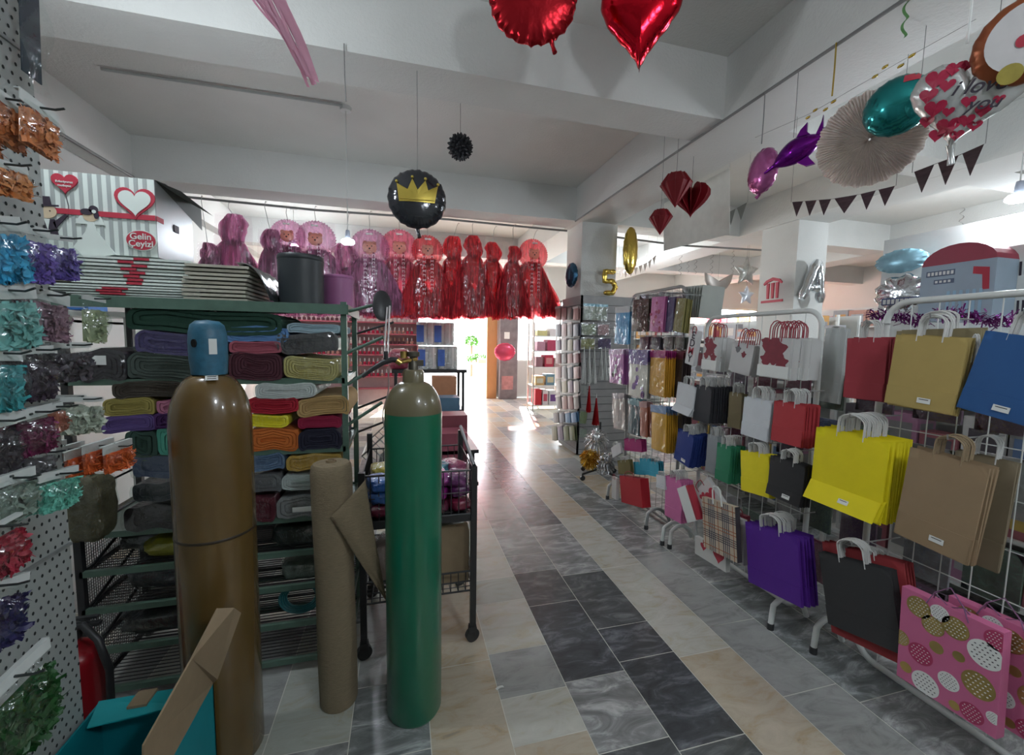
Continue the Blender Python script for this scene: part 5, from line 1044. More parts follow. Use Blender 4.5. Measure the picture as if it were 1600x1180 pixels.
def bulge(x, z): s_ = min(1, math.hypot(x, z)/.17); return -.065*math.sqrt(max(0, 1-s_**2.2))-.004
crp = []
for i in range(len(cr)):
    a, b = cr[i], cr[(i+1) % len(cr)]
    for k in range(4): crp.append((a[0]+(b[0]-a[0])*k/4, a[1]+(b[1]-a[1])*k/4))
cen = (0, .0); vs = [(cen[0], bulge(*cen), cen[1])]+[((cen[0]+(x-cen[0])*.5), bulge((x+cen[0])/2, (z+cen[1])/2), cen[1]+(z-cen[1])*.5) for x, z in crp]+[(x, bulge(x, z), z) for x, z in crp]; n = len(crp)
mb.add(vs, [(0, 1+i, 1+(i+1) % n) for i in range(n)]+[(1+i, 1+n+i, 1+n+(i+1) % n, 1+(i+1) % n) for i in range(n)], 0, True)
for x, z in ((-.118, .07), (-.03, .098), (.045, .095), (.118, .075)): mb.ball((x, bulge(x, z)-.002, z+.008), .009, 10)
mb.tube([(-.1, bulge(-.1, -.02)-.002, -.02), (0, bulge(0, -.02)-.002, -.024), (.095, bulge(.095, -.018)-.002, -.016)], .003, 6); mb.build('gold_crown', mat('gold_print', (.55, .42, .08), .3, .7, var=.25, scale=12), t)
string((c.x, YC, c.z+.165), ZB-.0, 'string of the black crown balloon')
c = onY(719, 230, 3.6); t = thing('paper_ball', 'black spiky paper ball hanging from the ceiling slab', 'paper ball', tuple(c)); mb = MB(); rn = random.Random(4)
for i in range(90):
    a = i*2.39996; z = 1-2*(i+.5)/90; r_ = math.sqrt(1-z*z); d = Vector((r_*math.cos(a), r_*math.sin(a), z)); mb.tube([d*.03, d*.085, d*.108], [.012, .017, .004], 5)
mb.ball((0, 0, 0), .08, 12); mb.build('petals', mat('black_tissue', (.015, .016, .02), .5), t); string((c.x, 3.6, c.z+.10), ZS, 'string of the black paper ball')
# two red foil balloons at the top
def camface(p): return RZ(-math.atan2(p.x, p.y))
c = onY(1002, 30, 2.05); t = foil('foil_balloon', 'shiny red heart foil balloon at the top of the picture', [(x, z*1.22) for x, z in heart(.41, 84)], .16, red_f, T(*c)@camface(c)@RX(.25), .010, 2)
string((c.x, c.y, c.z+.14), ZS, 'string of the red heart balloon')
c = onY(833, -2, 2.0); t = foil('foil_balloon', 'slack red foil balloon with neck, left of the red heart one', circ(.205, 80, 0, 0, .185), .10, mat('dark_red_foil', (.40, .012, .02), .3, .9, bump=.8, bscale=9), T(*c)@camface(c)@RX(.2)@RY(.2), .014, 3, tail=(.12, -.14, .03, -.05))
string((c.x, c.y, c.z+.15), ZS, 'string of the slack red balloon')
# pink fringe curtain top left
c = onY(398, -40, 1.9); t = thing('fringe_streamer', 'pink metallic fringe streamer hanging at the top left of the ceiling', 'streamer', tuple(c)); mb = MB(); rn = random.Random(8); L0 = c.z-onY(440, 123, 1.9).z
for i in range(36):
    x = -.09+.16*i/35; L_ = L0*(.45+.55*min(1, (i+6)/28))*rn.uniform(.92, 1.0); pts = [Vector((x+.16*v-x*.35*v+.004*math.sin(v*7+i), .03*math.sin(i*1.7), -L_*v)) for v in [k/8 for k in range(9)]]
    for a, b in zip(pts[:-1], pts[1:]): mb.add([a, a+Vector((.011, .002, 0)), b+Vector((.011, .002, 0)), b], [(0, 1, 2, 3)], 0, True)
mb.build('strands', mat('pink_lilac_foil', (.62, .34, .44), .35, .2, trans=.3), t); MB().b2(-.07, .07, -.01, .01, 0, .02).build('header_band', mat('band_pink', (.5, .3, .4), .5), t)
string((c.x, c.y, c.z+.02), ZS, 'string of the pink fringe streamer')
cable([onY(538, 70, 2.56)+Vector((0, -.01, 0)), onY(539, 120, 2.56)+Vector((0, -.01, 0)), onY(541, 160, 2.56)+Vector((0, -.01, -.0))], .003, 'short grey string end below the beam near the lamp cord', 'string', cat='string')
# right row hanging from the beam cable
XR = 2.13
def XC(a, b, x=XR): return onX(a, b, x)
toAis = lambda yaw: RZ(R(-90)+yaw)
# honeycomb fan
c = XC(1358, 218); t = thing('paper_fan', 'large white pleated paper fan hanging from the beam cable', 'paper fan', M=T(*c)@RZ(R(-62))@RX(.3)); mb = MB(); Rf = .205; N_ = 96
def fan(u, v): a = 2*math.pi*u; r_ = Rf*(.03+.97*v)*(1+.02*math.sin(24*a)*v); return Vector((r_*math.cos(a), .012*(1 if round(u*N_*2) % 2 else -1)*v+.004*math.sin(30*v+12*math.sin(6*a)), r_*math.sin(a)))
mb.grid(fan, N_*2, 14, 0, False, True); mb.grid(lambda u, v: fan(u, v)+Vector((0, .03, 0)), N_*2, 14, 0, False, True); mb.build('pleats', mat('ivory_tissue', (.80, .74, .70), .8, trans=.4), t)
string(tuple(XC(1300, 150)), ZB-.02, 'string of the white paper fan', .004, gold_f)
c = XC(1403, 166, 2.05); t = foil('foil_balloon', 'teal globe foil balloon with red patch in front of the paper fan', circ(.118, 60), .16, [mat('teal_foil', (.02, .24, .24), .14, .75, var=.7, scale=7, bump=.15, bscale=10)], T(*c)@toAis(.45), .006, 5)
M_ = t.matrix_world
mb = MB(); mb.grid(lambda u, v: Vector((.02+.05*u, -.079*math.sqrt(max(0, 1-((.02+.05*u)**2+(.06+.035*v)**2)/.118**2))-.004, .06+.035*v)), 6, 4); mb.build('red_patch', redp, t)
c = XC(1505, 163, 2.0); hb = foil('foil_balloon', 'white heart foil balloon covered in red hearts with handwritten greeting', heart(.315, 72), .12, mat('pearl_foil', (.55, .56, .55), .25, .5, bump=.15), T(*c)@toAis(.45)@RX(.35)@RY(.20), .008, 6, tail=(.0, -.13, .02, -.07))
_ho = heart(.315, 72); _hcx = sum(p[0] for p in _ho)/72; _hcz = sum(p[1] for p in _ho)/72
def onh(x, z):
    a = math.atan2(z-_hcz, x-_hcx); rr = min(_ho, key=lambda p: abs(math.remainder(math.atan2(p[1]-_hcz, p[0]-_hcx)-a, 2*math.pi))); s_ = min(.97, math.hypot(x-_hcx, z-_hcz)/max(.01, math.hypot(rr[0]-_hcx, rr[1]-_hcz))); return -.06*math.sqrt(1-s_**2.2)-.006
mb = MB(); rn = random.Random(12)
for (x, z, s_) in ((-.09, .09, .07), (-.05, .115, .05), (-.10, .04, .055), (-.055, .065, .045), (-.02, .12, .04), (-.07, -.005, .065), (-.085, -.045, .045), (-.03, -.02, .035), (-.02, -.07, .07), (.025, -.055, .045), (-.045, -.095, .05), (.01, -.1, .04), (.06, -.03, .045), (.09, .0, .03), (.03, .12, .03), (.085, .10, .045), (.05, -.075, .04), (.015, .005, .04)):
    hp = heart(s_, 20, x, z); ys = [onh(x+(a-x)*.98, z+(b-z)*.98) for a, b in hp]; yc_ = onh(x, z); mb.add([(x, yc_, z)]+[(a, y_, b) for (a, b), y_ in zip(hp, ys)], [(0, 1+i, 1+(i+1) % 20) for i in range(20)])
mb.build('heart_print', mat('crimson_print', (.36, .012, .05), .4), hb)
text_part('i love', .062, T(.03, -.074, .05), inkp, hb, 'greeting', shear=.35); text_part('you', .055, T(.055, -.072, -.005), inkp, hb, 'greeting', shear=.35)
string(tuple(XC(1512, 60, 2.0)+Vector((0, 0, -.02))), ZB, 'string of the white heart balloon', .004, white_p)
c = XC(1606, 62, 1.98); t = foil('foil_balloon', 'round red and gold rimmed balloon at the top right corner', circ(.128, 64), .10, mat('rust_foil', (.34, .10, .04), .3, .6, var=.5, scale=9), T(*c)@toAis(.45)@RX(.4), .008, 7)
MB().prism(circ(.098, 36, .005, .01), -.058, -.04).build('white_print', mat('white_print', (.6, .58, .58), .5), t); MB().prism(rrect(.09, .035, .015, 4, .02, .0), -.0615, -.056).build('red_print', redp, t); MB().prism(circ(.03, 20, -.03, -.085), -.06, -.04).build('gold_print', mat('mustard_print', (.32, .26, .05), .5, var=.5, scale=20), t)
string(tuple(c+Vector((0, 0, .15))), ZS, 'string of the corner balloon')
# purple fish balloon
c = XC(1238, 243); t = thing('foil_balloon', 'purple fish foil balloon with long snout hanging left of the paper fan', 'balloon', M=T(*c)@toAis(.5)@RY(-.42)); purf = mat('purple_foil', (.16, .008, .24), .15, .85, var=.3, bump=.15)
mb = MB(); n = 26
def body(u, v):
    a = 2*math.pi*v; x = -.15+.30*u; r_ = .006+.062*math.sin(math.pi*min(1, max(0, (u-.18)/.82)))**.8 if u > .18 else .006+.006*u/.18; return Vector((x, r_*.7*math.cos(a), r_*math.sin(a)+.01*math.sin(3*u)))
mb.grid(body, n, 14); mb.build('body', purf, t)
mb = MB()
for (pl, o) in (([(.10, 0), (.17, .07), (.19, .10), (.165, .035), (.19, .02), (.16, -.01), (.18, -.06), (.12, -.035)], 0), ([(.02, .05), (.08, .10), (.12, .115), (.10, .07), (.11, .04)], 0), ([(.0, -.05), (.03, -.10), (.07, -.115), (.06, -.07), (.06, -.04)], 0)): mb.prism(pl, -.010, .010)
mb.build('fins', purf, t)
for s_ in (-1, 1): MB().ball((.0, s_*.036, .024), (.012, .006, .012), 10).build('eye', white_p, t)
string(tuple(XC(1240, 215)), ZB-.02, 'string of the purple fish balloon')
c = XC(1192, 268); t = foil('foil_balloon', 'rose and violet foil balloon seen nearly edge on beside the fish balloon', circ(.115, 54, 0, 0, .13), .11, mat('rose_foil', (.45, .12, .32), .2, .6, var=.6, scale=8, bump=.15), T(*c)@toAis(-.15)@RY(.15), .008, 9, tail=(0, -.12, -.02, -.03))
string(tuple(XC(1190, 225)), ZB-.02, 'string of the rose foil balloon', .003)
# bunting flags
def bunting(pts, X, sag_label, fm, size=.085):
    t = thing('bunting', sag_label, 'bunting', (0, 0, 0)); P = [onX(a, b, X) for a, b in pts]; MB().tube([Vector((P[0].x, P[0].y, ZS))]+P+[Vector((P[-1].x, P[-1].y, ZS))], .0014, 5).build('cord', cable_m, t); rn = random.Random(3)
    for i in range(len(P)-1):
        a, b = P[i], P[i+1]; d = (b-a); L_ = d.length; k = max(1, int(L_/(size*1.12)))
        for j in range(k):
            p = a+d*((j+.06)/k); q = a+d*((j+.90)/k); c_ = (p+q)/2-Vector((0, 0, size*1.15)); mb = MB(); e = Vector((.001, 0, 0)); mb.add([p-e, q-e, c_-e, p+e, q+e, c_+e], [(0, 2, 1), (3, 4, 5), (0, 1, 4, 3), (1, 2, 5, 4), (2, 0, 3, 5)]); mb.build('flag', fm, t)
flagm = mat('dark_flag', (.06, .035, .04), .4, .3, var=.8, scale=26, stretch=(1, 1, 3))
bunting([(1540, 224), (1500, 242), (1462, 256), (1425, 270)], 2.45, 'string of dark striped triangle flags right of the paper fan', flagm, .10)
bunting([(1400, 290), (1342, 304), (1300, 311), (1236, 316)], 2.6, 'string of dark striped triangle flags below the paper fan', flagm, .085)
bunting([(1168, 316), (1150, 326), (1136, 333)], 3.4, 'short string of grey triangle flags right of the white banner', mat('grey_flag', (.16, .17, .16), .6), .13)
greyfl = mat('taupe_flag', (.30, .27, .25), .7)
bunting([(1012, 398), (992, 408), (975, 420), (966, 425)], 4.2, 'upper string of small taupe pennants beside the gold balloon', greyfl, .13)
bunting([(1026, 398), (1012, 410), (990, 420), (974, 424)], 3.6, 'lower string of small taupe pennants beside the gold balloon', greyfl, .10)
# metallic star garland above
t = thing('star_garland', 'thin garland with small gold bows strung high right of the beam', 'garland', (0, 0, 0)); P = [XC(1180, 215, 2.12), XC(1265, 178, 2.12), XC(1400, 100, 2.12), XC(1525, 30, 2.12)]; MB().tube(P, .001, 5).build('thread', cable_m, t)
for (a, b) in ((1268, 178), (1375, 112), (1416, 95), (1296, 165)):
    p = XC(a, b, 2.12); mb = MB()
    for s_ in (-1, 1): mb.add([p, p+Vector((.01, -s_*.03, s_*.012+.012)), p+Vector((-.01, -s_*.035, s_*.012-.012))], [(0, 1, 2)]); mb.ball(tuple(p+Vector((0, -s_*.02, s_*.009))), (.006, .015, .007), 8)
    mb.build('gold_bow', gold_f, t)
t = thing('ribbon_curl', 'green paper streamer hanging from the ceiling above the fan', 'streamer', tuple(XC(1418, -10, 2.2))); mb = MB(); mb.grid(lambda u, v: Vector((.012*math.sin(v*16), (u-.5)*.012+.006*math.cos(v*16), -.19*v)), 3, 30); mb.build('paper', mat('green_paper', (.12, .30, .10), .6), t)
# white banner with paper hearts
q = [(1037, 330), (1140, 247), (1140, 366), (1037, 392)]; P = [onX(a, b, 3.0) for a, b in q]; Y0 = P[0].y
t = thing('banner', 'white square poster hanging behind the red paper hearts', 'banner', (0, 0, 0)); mb = MB(); P = [onX(1037, 318, 2.9), onX(1140, 262, 2.9), onX(1140, 366, 2.9), onX(1037, 392, 2.9)]
mb.add(P+[p+Vector((.004, 0, 0)) for p in P], [(0, 1, 2, 3), (7, 6, 5, 4), (0, 4, 5, 1), (1, 5, 6, 2), (2, 6, 7, 3), (3, 7, 4, 0)]); mb.tube([P[0], (P[0].x, P[0].y, ZS)], .0015, 5); mb.tube([P[1], (P[1].x, P[1].y, ZS)], .0015, 5); mb.build('sheet', mat('banner_white', (.78, .78, .74), .7, trans=.3), t)
def gem(px, py, s_, label, Y, kind='gem'):
    c = onY(px, py, Y); t = thing('paper_ornament', label, 'paper ornament', tuple(c), R(20)); k = s_/650*Y; mb = MB(); hm = mat('dark_red_card', (.22, .008, .015), .45, var=.3); 
    for i in range(6):
        a = math.pi*i/6; m_ = RZ(a)
        if kind == 'gem': pl = [(-k*.5, .18*k), (-.28*k, .5*k), (.28*k, .5*k), (.5*k, .18*k), (0, -.55*k)]
        else: pl = heart(k, 26)
        mb.prism(pl, -.0012, .0012, 0, m_)
    mb.build('leaves', hm, t)
    if kind == 'gem': mb = MB(); mb.lathe([(0, -.54*k), (.49*k, .17*k), (.27*k, .49*k), (0, .5*k)], 6, 0, None, False); mb.build('faceted_cover', mat('wine_card', (.17, .006, .012), .4), t)
    string((c.x, c.y, c.z+.45*k), ZS, 'string of the '+label[:50]); return t
gem(1056, 297, 54, 'dark red faceted paper gem, the larger upper one', 2.95); gem(1080, 314, 62, 'dark red honeycomb paper heart behind the larger gem', 3.1, 'heart'); gem(1032, 347, 40, 'dark red faceted paper gem, the smaller lower one', 3.0)
# gold digit and oval balloons at pillar one
c = onY(985, 392, 4.95); foil('foil_balloon', 'tall gold foil balloon half hidden behind the pillar edge', circ(.12, 48, 0, 0, .30), .12, gold_f, T(*c)@RZ(.3), .01, 14)
def tubes_balloon(name, label, paths, r, m_, M):
    t = thing(name, label, 'balloon', M=M); mb = MB()
    for p in paths:
        q = []; 
        for a, b in zip(p[:-1], p[1:]):
            for k in range(5): q.append((a[0]+(b[0]-a[0])*k/5, 0, a[1]+(b[1]-a[1])*k/5))
        q.append((p[-1][0], 0, p[-1][1])); rr = [r*(1+.10*math.sin(i*1.9)) for i in range(len(q))]; rr[0] = rr[-1] = r*.6
        mb.tube(q, rr, 12)
    mb.build('foil', m_, t); return t
c = onY(952, 442, 4.95); tubes_balloon('number_balloon', 'gold foil balloon shaped like a five on the pillar', [[(.08, .14), (-.07, .14), (-.07, .02), (.05, .02), (.09, -.05), (.05, -.13), (-.07, -.13)]], .032, gold_f, T(*c))
c = onX(893, 430, 2.16); foil('foil_balloon', 'dark blue oval foil balloon on the left side of the pillar', circ(.13, 48, 0, 0, .16), .09, mat('navy_foil', (.03, .09, .16), .2, .8), T(*c)@toAis(.2), .008, 15)
c = onY(1272, 440, 4.1); tubes_balloon('letter_balloon', 'silver foil letter A balloon on the front of the second pillar', [[(-.15, -.24), (-.05, .1), (0, .26)], [(.15, -.24), (.06, .1), (0, .26)], [(-.09, -.08), (.09, -.08)]], .052, sil_f, T(*c)@RY(.1))
c = onX(1208, 452, 4.66); t = thing('wall_sign', 'red sign of three bars under a curved roof on the second pillar', 'sign', M=T(*c)@RZ(R(-90))); mb = MB(); rs = redp
mb.prism([(-.14, .08), (-.10, .12), (0, .15), (.10, .12), (.14, .08), (.13, .06), (.08, .09), (0, .11), (-.08, .09), (-.13, .06)][::-1], -.02, 0)
for x in (-.07, 0, .07): mb.prism([(x-.02, .08), (x+.02, .08), (x+.018, -.12), (x-.008, -.12)], -.02, 0)
mb.b2(-.16, .16, -.02, 0, -.17, -.14); mb.build('symbol', rs, t)
# star and crescent balloons beyond
c = onY(1166, 425, 6.2); st = [( .27*(1 if i % 2 == 0 else .5)*math.sin(math.pi*i/5), .27*(1 if i % 2 == 0 else .5)*math.cos(math.pi*i/5)) for i in range(10)]; st2 = []
for i in range(10):
    a, b = st[i], st[(i+1) % 10]
    for k in range(5): st2.append((a[0]+(b[0]-a[0])*k/5, a[1]+(b[1]-a[1])*k/5))
foil('foil_balloon', 'silver star foil balloon with dark dots left of the second pillar', st2, .1, mat('dotted_silver', (.42, .43, .40), .3, .5, var=.8, scale=12), T(*c), .01, 16); string((c.x, c.y, c.z+.25), ZS, 'string of the silver star balloon')
c = onY(1122, 438, 6.3); foil('foil_balloon', 'grey bowl-shaped foil balloon left of the star balloon', [(-.30, .12), (-.28, -.02), (-.2, -.14), (-.08, -.2), (.04, -.2), (.18, -.14), (.27, -.02), (.32, .14), (.2, .06), (.08, .0), (-.04, -.02), (-.18, .04)], .1, mat('taupe_foil', (.34, .31, .28), .35, .3), T(*c), .01, 17); string((c.x, c.y, c.z+.0), ZS, 'string of the bowl-shaped balloon')
c = onY(1166, 462, 5.9); foil('foil_balloon', 'small white and blue star balloon under the silver one', [(x*.6, z*.6) for x, z in st2], .08, mat('white_blue_foil', (.55, .6, .66), .3, .3, var=.5, scale=8), T(*c), .01, 18); string((c.x, c.y, c.z+.15), ZS, 'string of the small white and blue star')
for i, (px, Y) in enumerate(((1064, 6.5), (1076, 7.2), (1088, 6.8), (1113, 6.6), (1146, 6.9), (1490, 4.4), (1505, 4.2))):
    c = onY(px, 392 if px < 1300 else 318, Y); t = thing('swirl_decoration', 'dark hanging foil swirl %s' % ('left of the bowl balloon', 'right of the tall stand', 'above the grey sleeves', 'over the bowl balloon', 'between bowl and star balloons', 'near the ceiling at the right', 'near the ceiling at the far right')[i], 'swirl', (c.x, c.y, c.z)); mb = MB()
    mb.grid(lambda u, v: Vector((.022*math.cos(v*26)+(u-.5)*.008, .022*math.sin(v*26), -.42*v)), 2, 50); mb.build('spiral', mat('swirl_foil', (.12, .11, .11), .3, .5), t); string((c.x, c.y, c.z), ZS, 'thread of the swirl %s' % ('first', 'second', 'third', 'fourth', 'fifth', 'sixth', 'seventh')[i])
# ================================================================ BACKGROUND GOODS
def box_thing(x0, x1, y0, y1, z0, z1, col, label, cat='box', group=None, name='product_box', face=None, facecol=None, rough=.5):
    t = thing(name, label, cat, ((x0+x1)/2, (y0+y1)/2, z0), 0, group); a, b, h_ = (x1-x0)/2, (y1-y0)/2, z1-z0; M_ = mat('box_%02x%02x%02x' % tuple(int(255*min(1, q)) for q in col), col, rough, var=.15, scale=20)
    MB().b2(-a, a, -b, b, 0, h_).build('carton', M_, t)
    if facecol:
        fm = mat('box_%02x%02x%02x' % tuple(int(255*min(1, q)) for q in facecol), facecol, rough, var=.15, scale=20)
        mb = MB(); mb.b2(-a*.7, a*.7, -b-.0015, -b, h_*.25, h_*.75); mb.b2(-a-.0015, -a, -b*.7, b*.7, h_*.25, h_*.75); mb.build('front_print', fm, t)
    return t
PALS = {'right': [(.35, .36, .37), (.42, .40, .38), (.12, .11, .13), (.30, .10, .12), (.10, .16, .28), (.45, .32, .08), (.22, .22, .22), (.36, .18, .28), (.5, .5, .48), (.08, .07, .08)],
        'far': [(.5, .44, .40), (.45, .25, .20), (.5, .5, .48), (.30, .30, .32), (.55, .30, .10), (.42, .08, .10), (.35, .38, .42)]}
NAMES = {'right': ['grey', 'beige', 'charcoal', 'wine red', 'navy', 'ochre', 'dark grey', 'mauve', 'white', 'black'], 'far': ['cream', 'terracotta', 'white', 'slate', 'orange', 'red', 'light blue']}
def shelf_unit(name, label, x0, x1, y0, y1, zs, zt, pal, per, where, seed, face='x', hgt=.22, panel=True, m_=white_m):
    t = thing('shelf_unit', label, 'shelving', (0, 0, 0))
    for x in (x0, x1):
        for y in (y0, y1): MB().b2(x-.015, x+.015, y-.015, y+.015, 0, zt).build('post', m_, t)
    for z in zs: MB().b2(x0, x1, y0, y1, z-.02, z).build('shelf', m_, t)
    if panel:
        if face == 'x': MB().b2(x1-.02, x1, y0, y1, .05, zt).build('back_panel', m_, t)
        else: MB().b2(x0, x1, y1-.02, y1, .05, zt).build('back_panel', m_, t)
    rn = random.Random(seed); rows_ = ['lowest', 'second', 'third', 'fourth', 'fifth', 'sixth']
    for i, z in enumerate(zs[:len(zs)]):
        if z+.1 > zt: continue
        L0, L1 = (y0, y1) if face == 'x' else (x0, x1); p = L0+.02
        while p < L1-.09:
            w_ = rn.uniform(.09, .2)*per; w_ = min(w_, L1-p-.01); c = rn.randrange(len(PALS[pal])); h_ = rn.uniform(.5, 1)*hgt
            kw = dict(group='%s boxes, %s shelf of the %s' % (NAMES[pal][c], rows_[min(i, 5)], where), facecol=PALS[pal][rn.randrange(len(PALS[pal]))]); lb = '%s box on the %s shelf of the %s' % (NAMES[pal][c], rows_[min(i, 5)], where)
            if face == 'x': box_thing(x0+.03, x0+.03+rn.uniform(.12, .2), p, p+w_-.01, z, z+h_, PALS[pal][c], lb, **kw)
            else: box_thing(p, p+w_-.01, y0+.02, y0+.2, z, z+h_, PALS[pal][c], lb, **kw)
            p += w_+.005
    return t
shelf_unit('u', 'white double shelving behind the nearest bag stand', 3.1, 3.55, .5, 2.35, [.15, .5, .85, 1.2, 1.5], 1.52, 'right', 1., 'shelving behind the nearest stand', 1, hgt=.27)
shelf_unit('u', 'white shelving behind the middle bag stand', 3.1, 3.55, 2.6, 4.0, [.15, .5, .85, 1.2], 1.5, 'right', 1., 'shelving behind the middle stand', 2, hgt=.27)
shelf_unit('u', 'white shelving further back in the right bay', 6.0, 6.4, 4.6, 8.6, [.3, .75, 1.2, 1.6], 1.95, 'far', 1.9, 'shelving in the right bay', 3, hgt=.36)
shelf_unit('u', 'white shelving along the far right back', 4.4, 5.9, 8.2, 8.6, [.3, .75, 1.2, 1.6], 1.9, 'far', 1.6, 'shelving before the back windows', 4, 'y', .34)
shelf_unit('u', 'tall white wall shelving at the far right', 8.6, 9.1, 2.5, 7.4, [.4, .9, 1.4, 1.9], 2.3, 'far', 2.2, 'tall wall shelving', 6, hgt=.36)
# white wall panel and big items above the nearest stand
P = [onX(1376, 400, 3.6), onX(1448, 385, 3.6)]
mb = MB(); mb.b2(3.6, 3.64, 1.45, onX(1376, 440, 3.6).y, 0, 2.32); o = mb.build('partition', white_p); tag(o, 'white partition panel behind the nearest bag stand', 'partition')
M, w_, h_ = frame([(1440, 418), (1560, 402), (1556, 498), (1440, 503)], X=3.12)
t = thing('toy_box', 'large pale blue toy box with red dome on top above the nearest stand', 'box', M=M)
MB().b2(-w_/2, w_/2, 0, .3, -h_, 0).build('body', mat('pale_blue_box', (.30, .38, .46), .4, var=.25, scale=5), t)
mb = MB(); mb.prism([(-w_/2, 0), (w_/2, 0)]+[(w_/2*math.cos(R(a)), .11*math.sin(R(a))) for a in range(15, 180, 15)], -.001, .28); mb.build('red_dome', mat('red_dome', (.30, .03, .06), .4), t)
mb = MB(); mb.b2(-w_*.42, -w_*.02, -.002, 0, -h_*.20, -h_*.10, 0); mb.b2(-w_*.3, -w_*.02, -.002, 0, -h_*.34, -h_*.26, 0)
for k in range(7): mb.b2(-w_*(.40-.055*k), -w_*(.365-.055*k), -.003, -.001, -h_*.18, -h_*.12, 1)
for k in range(4): mb.b2(-w_*(.28-.06*k), -w_*(.245-.06*k), -.003, -.001, -h_*.32, -h_*.28, 1)
for k in range(6): mb.b2(-w_*.1+w_*.085*k, -w_*.06+w_*.085*k, -.002, 0, -h_*.95, -h_*.48, 2)
mb.prism([(w_*.22, -h_*.1), (w_*.42, -h_*.14), (w_*.44, -h_*.5), (w_*.36, -h_*.5), (w_*.34, -h_*.25), (w_*.22, -h_*.22)], -.002, 0, 3)
mb.build('front_print', [mat('slate_print', (.10, .13, .2), .5), white_p, mat('sky_print', (.30, .48, .62), .5), redp], t)
M, w_, h_ = frame([(1574, 385), (1640, 375), (1640, 500), (1576, 505)], X=3.3); t = thing('product_box', 'white box with black vertical stripes at the right edge above the blue bag', 'box', M=M); MB().b2(-w_/2, w_/2, 0, .25, -h_, 0).build('carton', white_p, t)
mb = MB()
for v in (.22, .72):
    for k in range(5): mb.b2(-w_*.42+w_*.13*k, -w_*.36+w_*.13*k, -.002, 0, -h_*(v+.18), -h_*v)
mb.build('stripe_print', inkp, t)
c = onX(1408, 408, 3.5); foil('foil_balloon', 'pale blue foil balloon with dark spots on the white partition', circ(.16, 48, 0, 0, .085), .07, mat('pale_blue_foil', (.30, .55, .66), .25, .3, var=.5, scale=14), T(*c)@toAis(.1), .012, 21)
c = onX(1410, 458, 3.5); t = foil('foil_balloon', 'silver cloud-shaped foil balloon with dark lettering band on the partition', [(.17*math.cos(a)*(1+.08*math.cos(9*a)), .13*math.sin(a)*(1+.08*math.cos(9*a))) for a in [2*math.pi*i/60 for i in range(60)]], .06, sil_f, T(*c)@toAis(.1), .012, 22)
mb = MB(); mb.b2(-.10, .12, -.045, -.038, -.085, -.035, 0)
for k in range(8): mb.b2(-.09+.026*k, -.072+.026*k, -.048, -.044, -.078, -.045, 1)
mb.build('lettering_band', [mat('indigo_print', (.05, .07, .18), .4), white_p], t)
def tinsel_strip(x0, x1, y0, z, r, label, col, n=260, X=2.6):
    t = thing('tinsel_garland', label, 'garland', (X, (x0+x1)/2, z)); mb = MB(); rn = random.Random(int(x0*100)); L_ = x1-x0
    for i in range(n):
        y = rn.uniform(-L_/2, L_/2); p = Vector((rn.gauss(0, r*.2), y, rn.gauss(0, r*.3)+.02*math.sin(y*14))); d = Vector((rn.uniform(-1, 1), rn.uniform(-1, 1), rn.uniform(-1, 1))).normalized(); s_ = d.cross(Vector((.3, .5, 1))).normalized()*.003; q = p+d*r
        mb.add([p-s_, p+s_, q+s_, q-s_], [(0, 1, 2, 3)])
    mb.build('tinsel', mat('tinsel_%02x%02x%02x' % tuple(int(255*min(1, c)) for c in col), col, .25, .8, var=.4, scale=50), t)
p0, p1 = onX(1335, 498, 2.5), onX(1560, 492, 2.5)
tinsel_strip(p1.y, p1.y+(p0.y-p1.y)*.45, 0, p1.z, .035, 'violet glitter garland above the mustard bags, right', (.42, .10, .42)); tinsel_strip(p1.y+(p0.y-p1.y)*.5, p0.y, 0, p0.z, .035, 'violet glitter garland above the red bags, left', (.36, .08, .36))
# packs hung on the far side of the near stands
rn = random.Random(31); cl_ = [(.20, .20, .21), (.10, .06, .09), (.28, .27, .27), (.09, .13, .10), (.16, .04, .07), (.05, .06, .13)]; cnn = ['grey', 'dark plum', 'pale grey', 'bottle green', 'wine', 'midnight']
for ri, z in enumerate((1.42, 1.08, .72, .40)):
    for k in range(9):
        y = .62+k*.215+(.06 if k > 3 else 0); i = rn.randrange(6); M = T(2.24+rn.uniform(0, .05), y, z+rn.uniform(-.03, .03))@RZ(R(-90)); w_ = .17; h_ = rn.uniform(.22, .28); t = thing('hanging_pack', '%s plastic pack hung on the far side of the stands, %s row' % (cnn[i], ('top', 'second', 'third', 'lowest')[ri]), 'packaged goods', M=M, group='%s packs, far side, %s row' % (cnn[i], ('top', 'second', 'third', 'lowest')[ri]))
        mb = MB(); mb.grid(lambda u, v: Vector(((u-.5)*w_, -.012*math.sin(math.pi*u)*math.sin(math.pi*v), -h_*v)), 7, 6); mb.b2(-w_/2, w_/2, .0, .012, -h_, 0); mb.tube([(0, -.17, -.01), (0, .02, -.01)], .002, 5); mb.build('contents', mat('pack_far_%d' % i, cl_[i], .35, .1, var=.5, scale=18, bump=.6, bscale=22), t)
        mb = MB(); mb.grid(lambda u, v: Vector(((u-.5)*w_*1.05, -.02*math.sin(math.pi*u)-.004, -h_*v*1.03)), 7, 8); mb.build('plastic_sleeve', film, t)
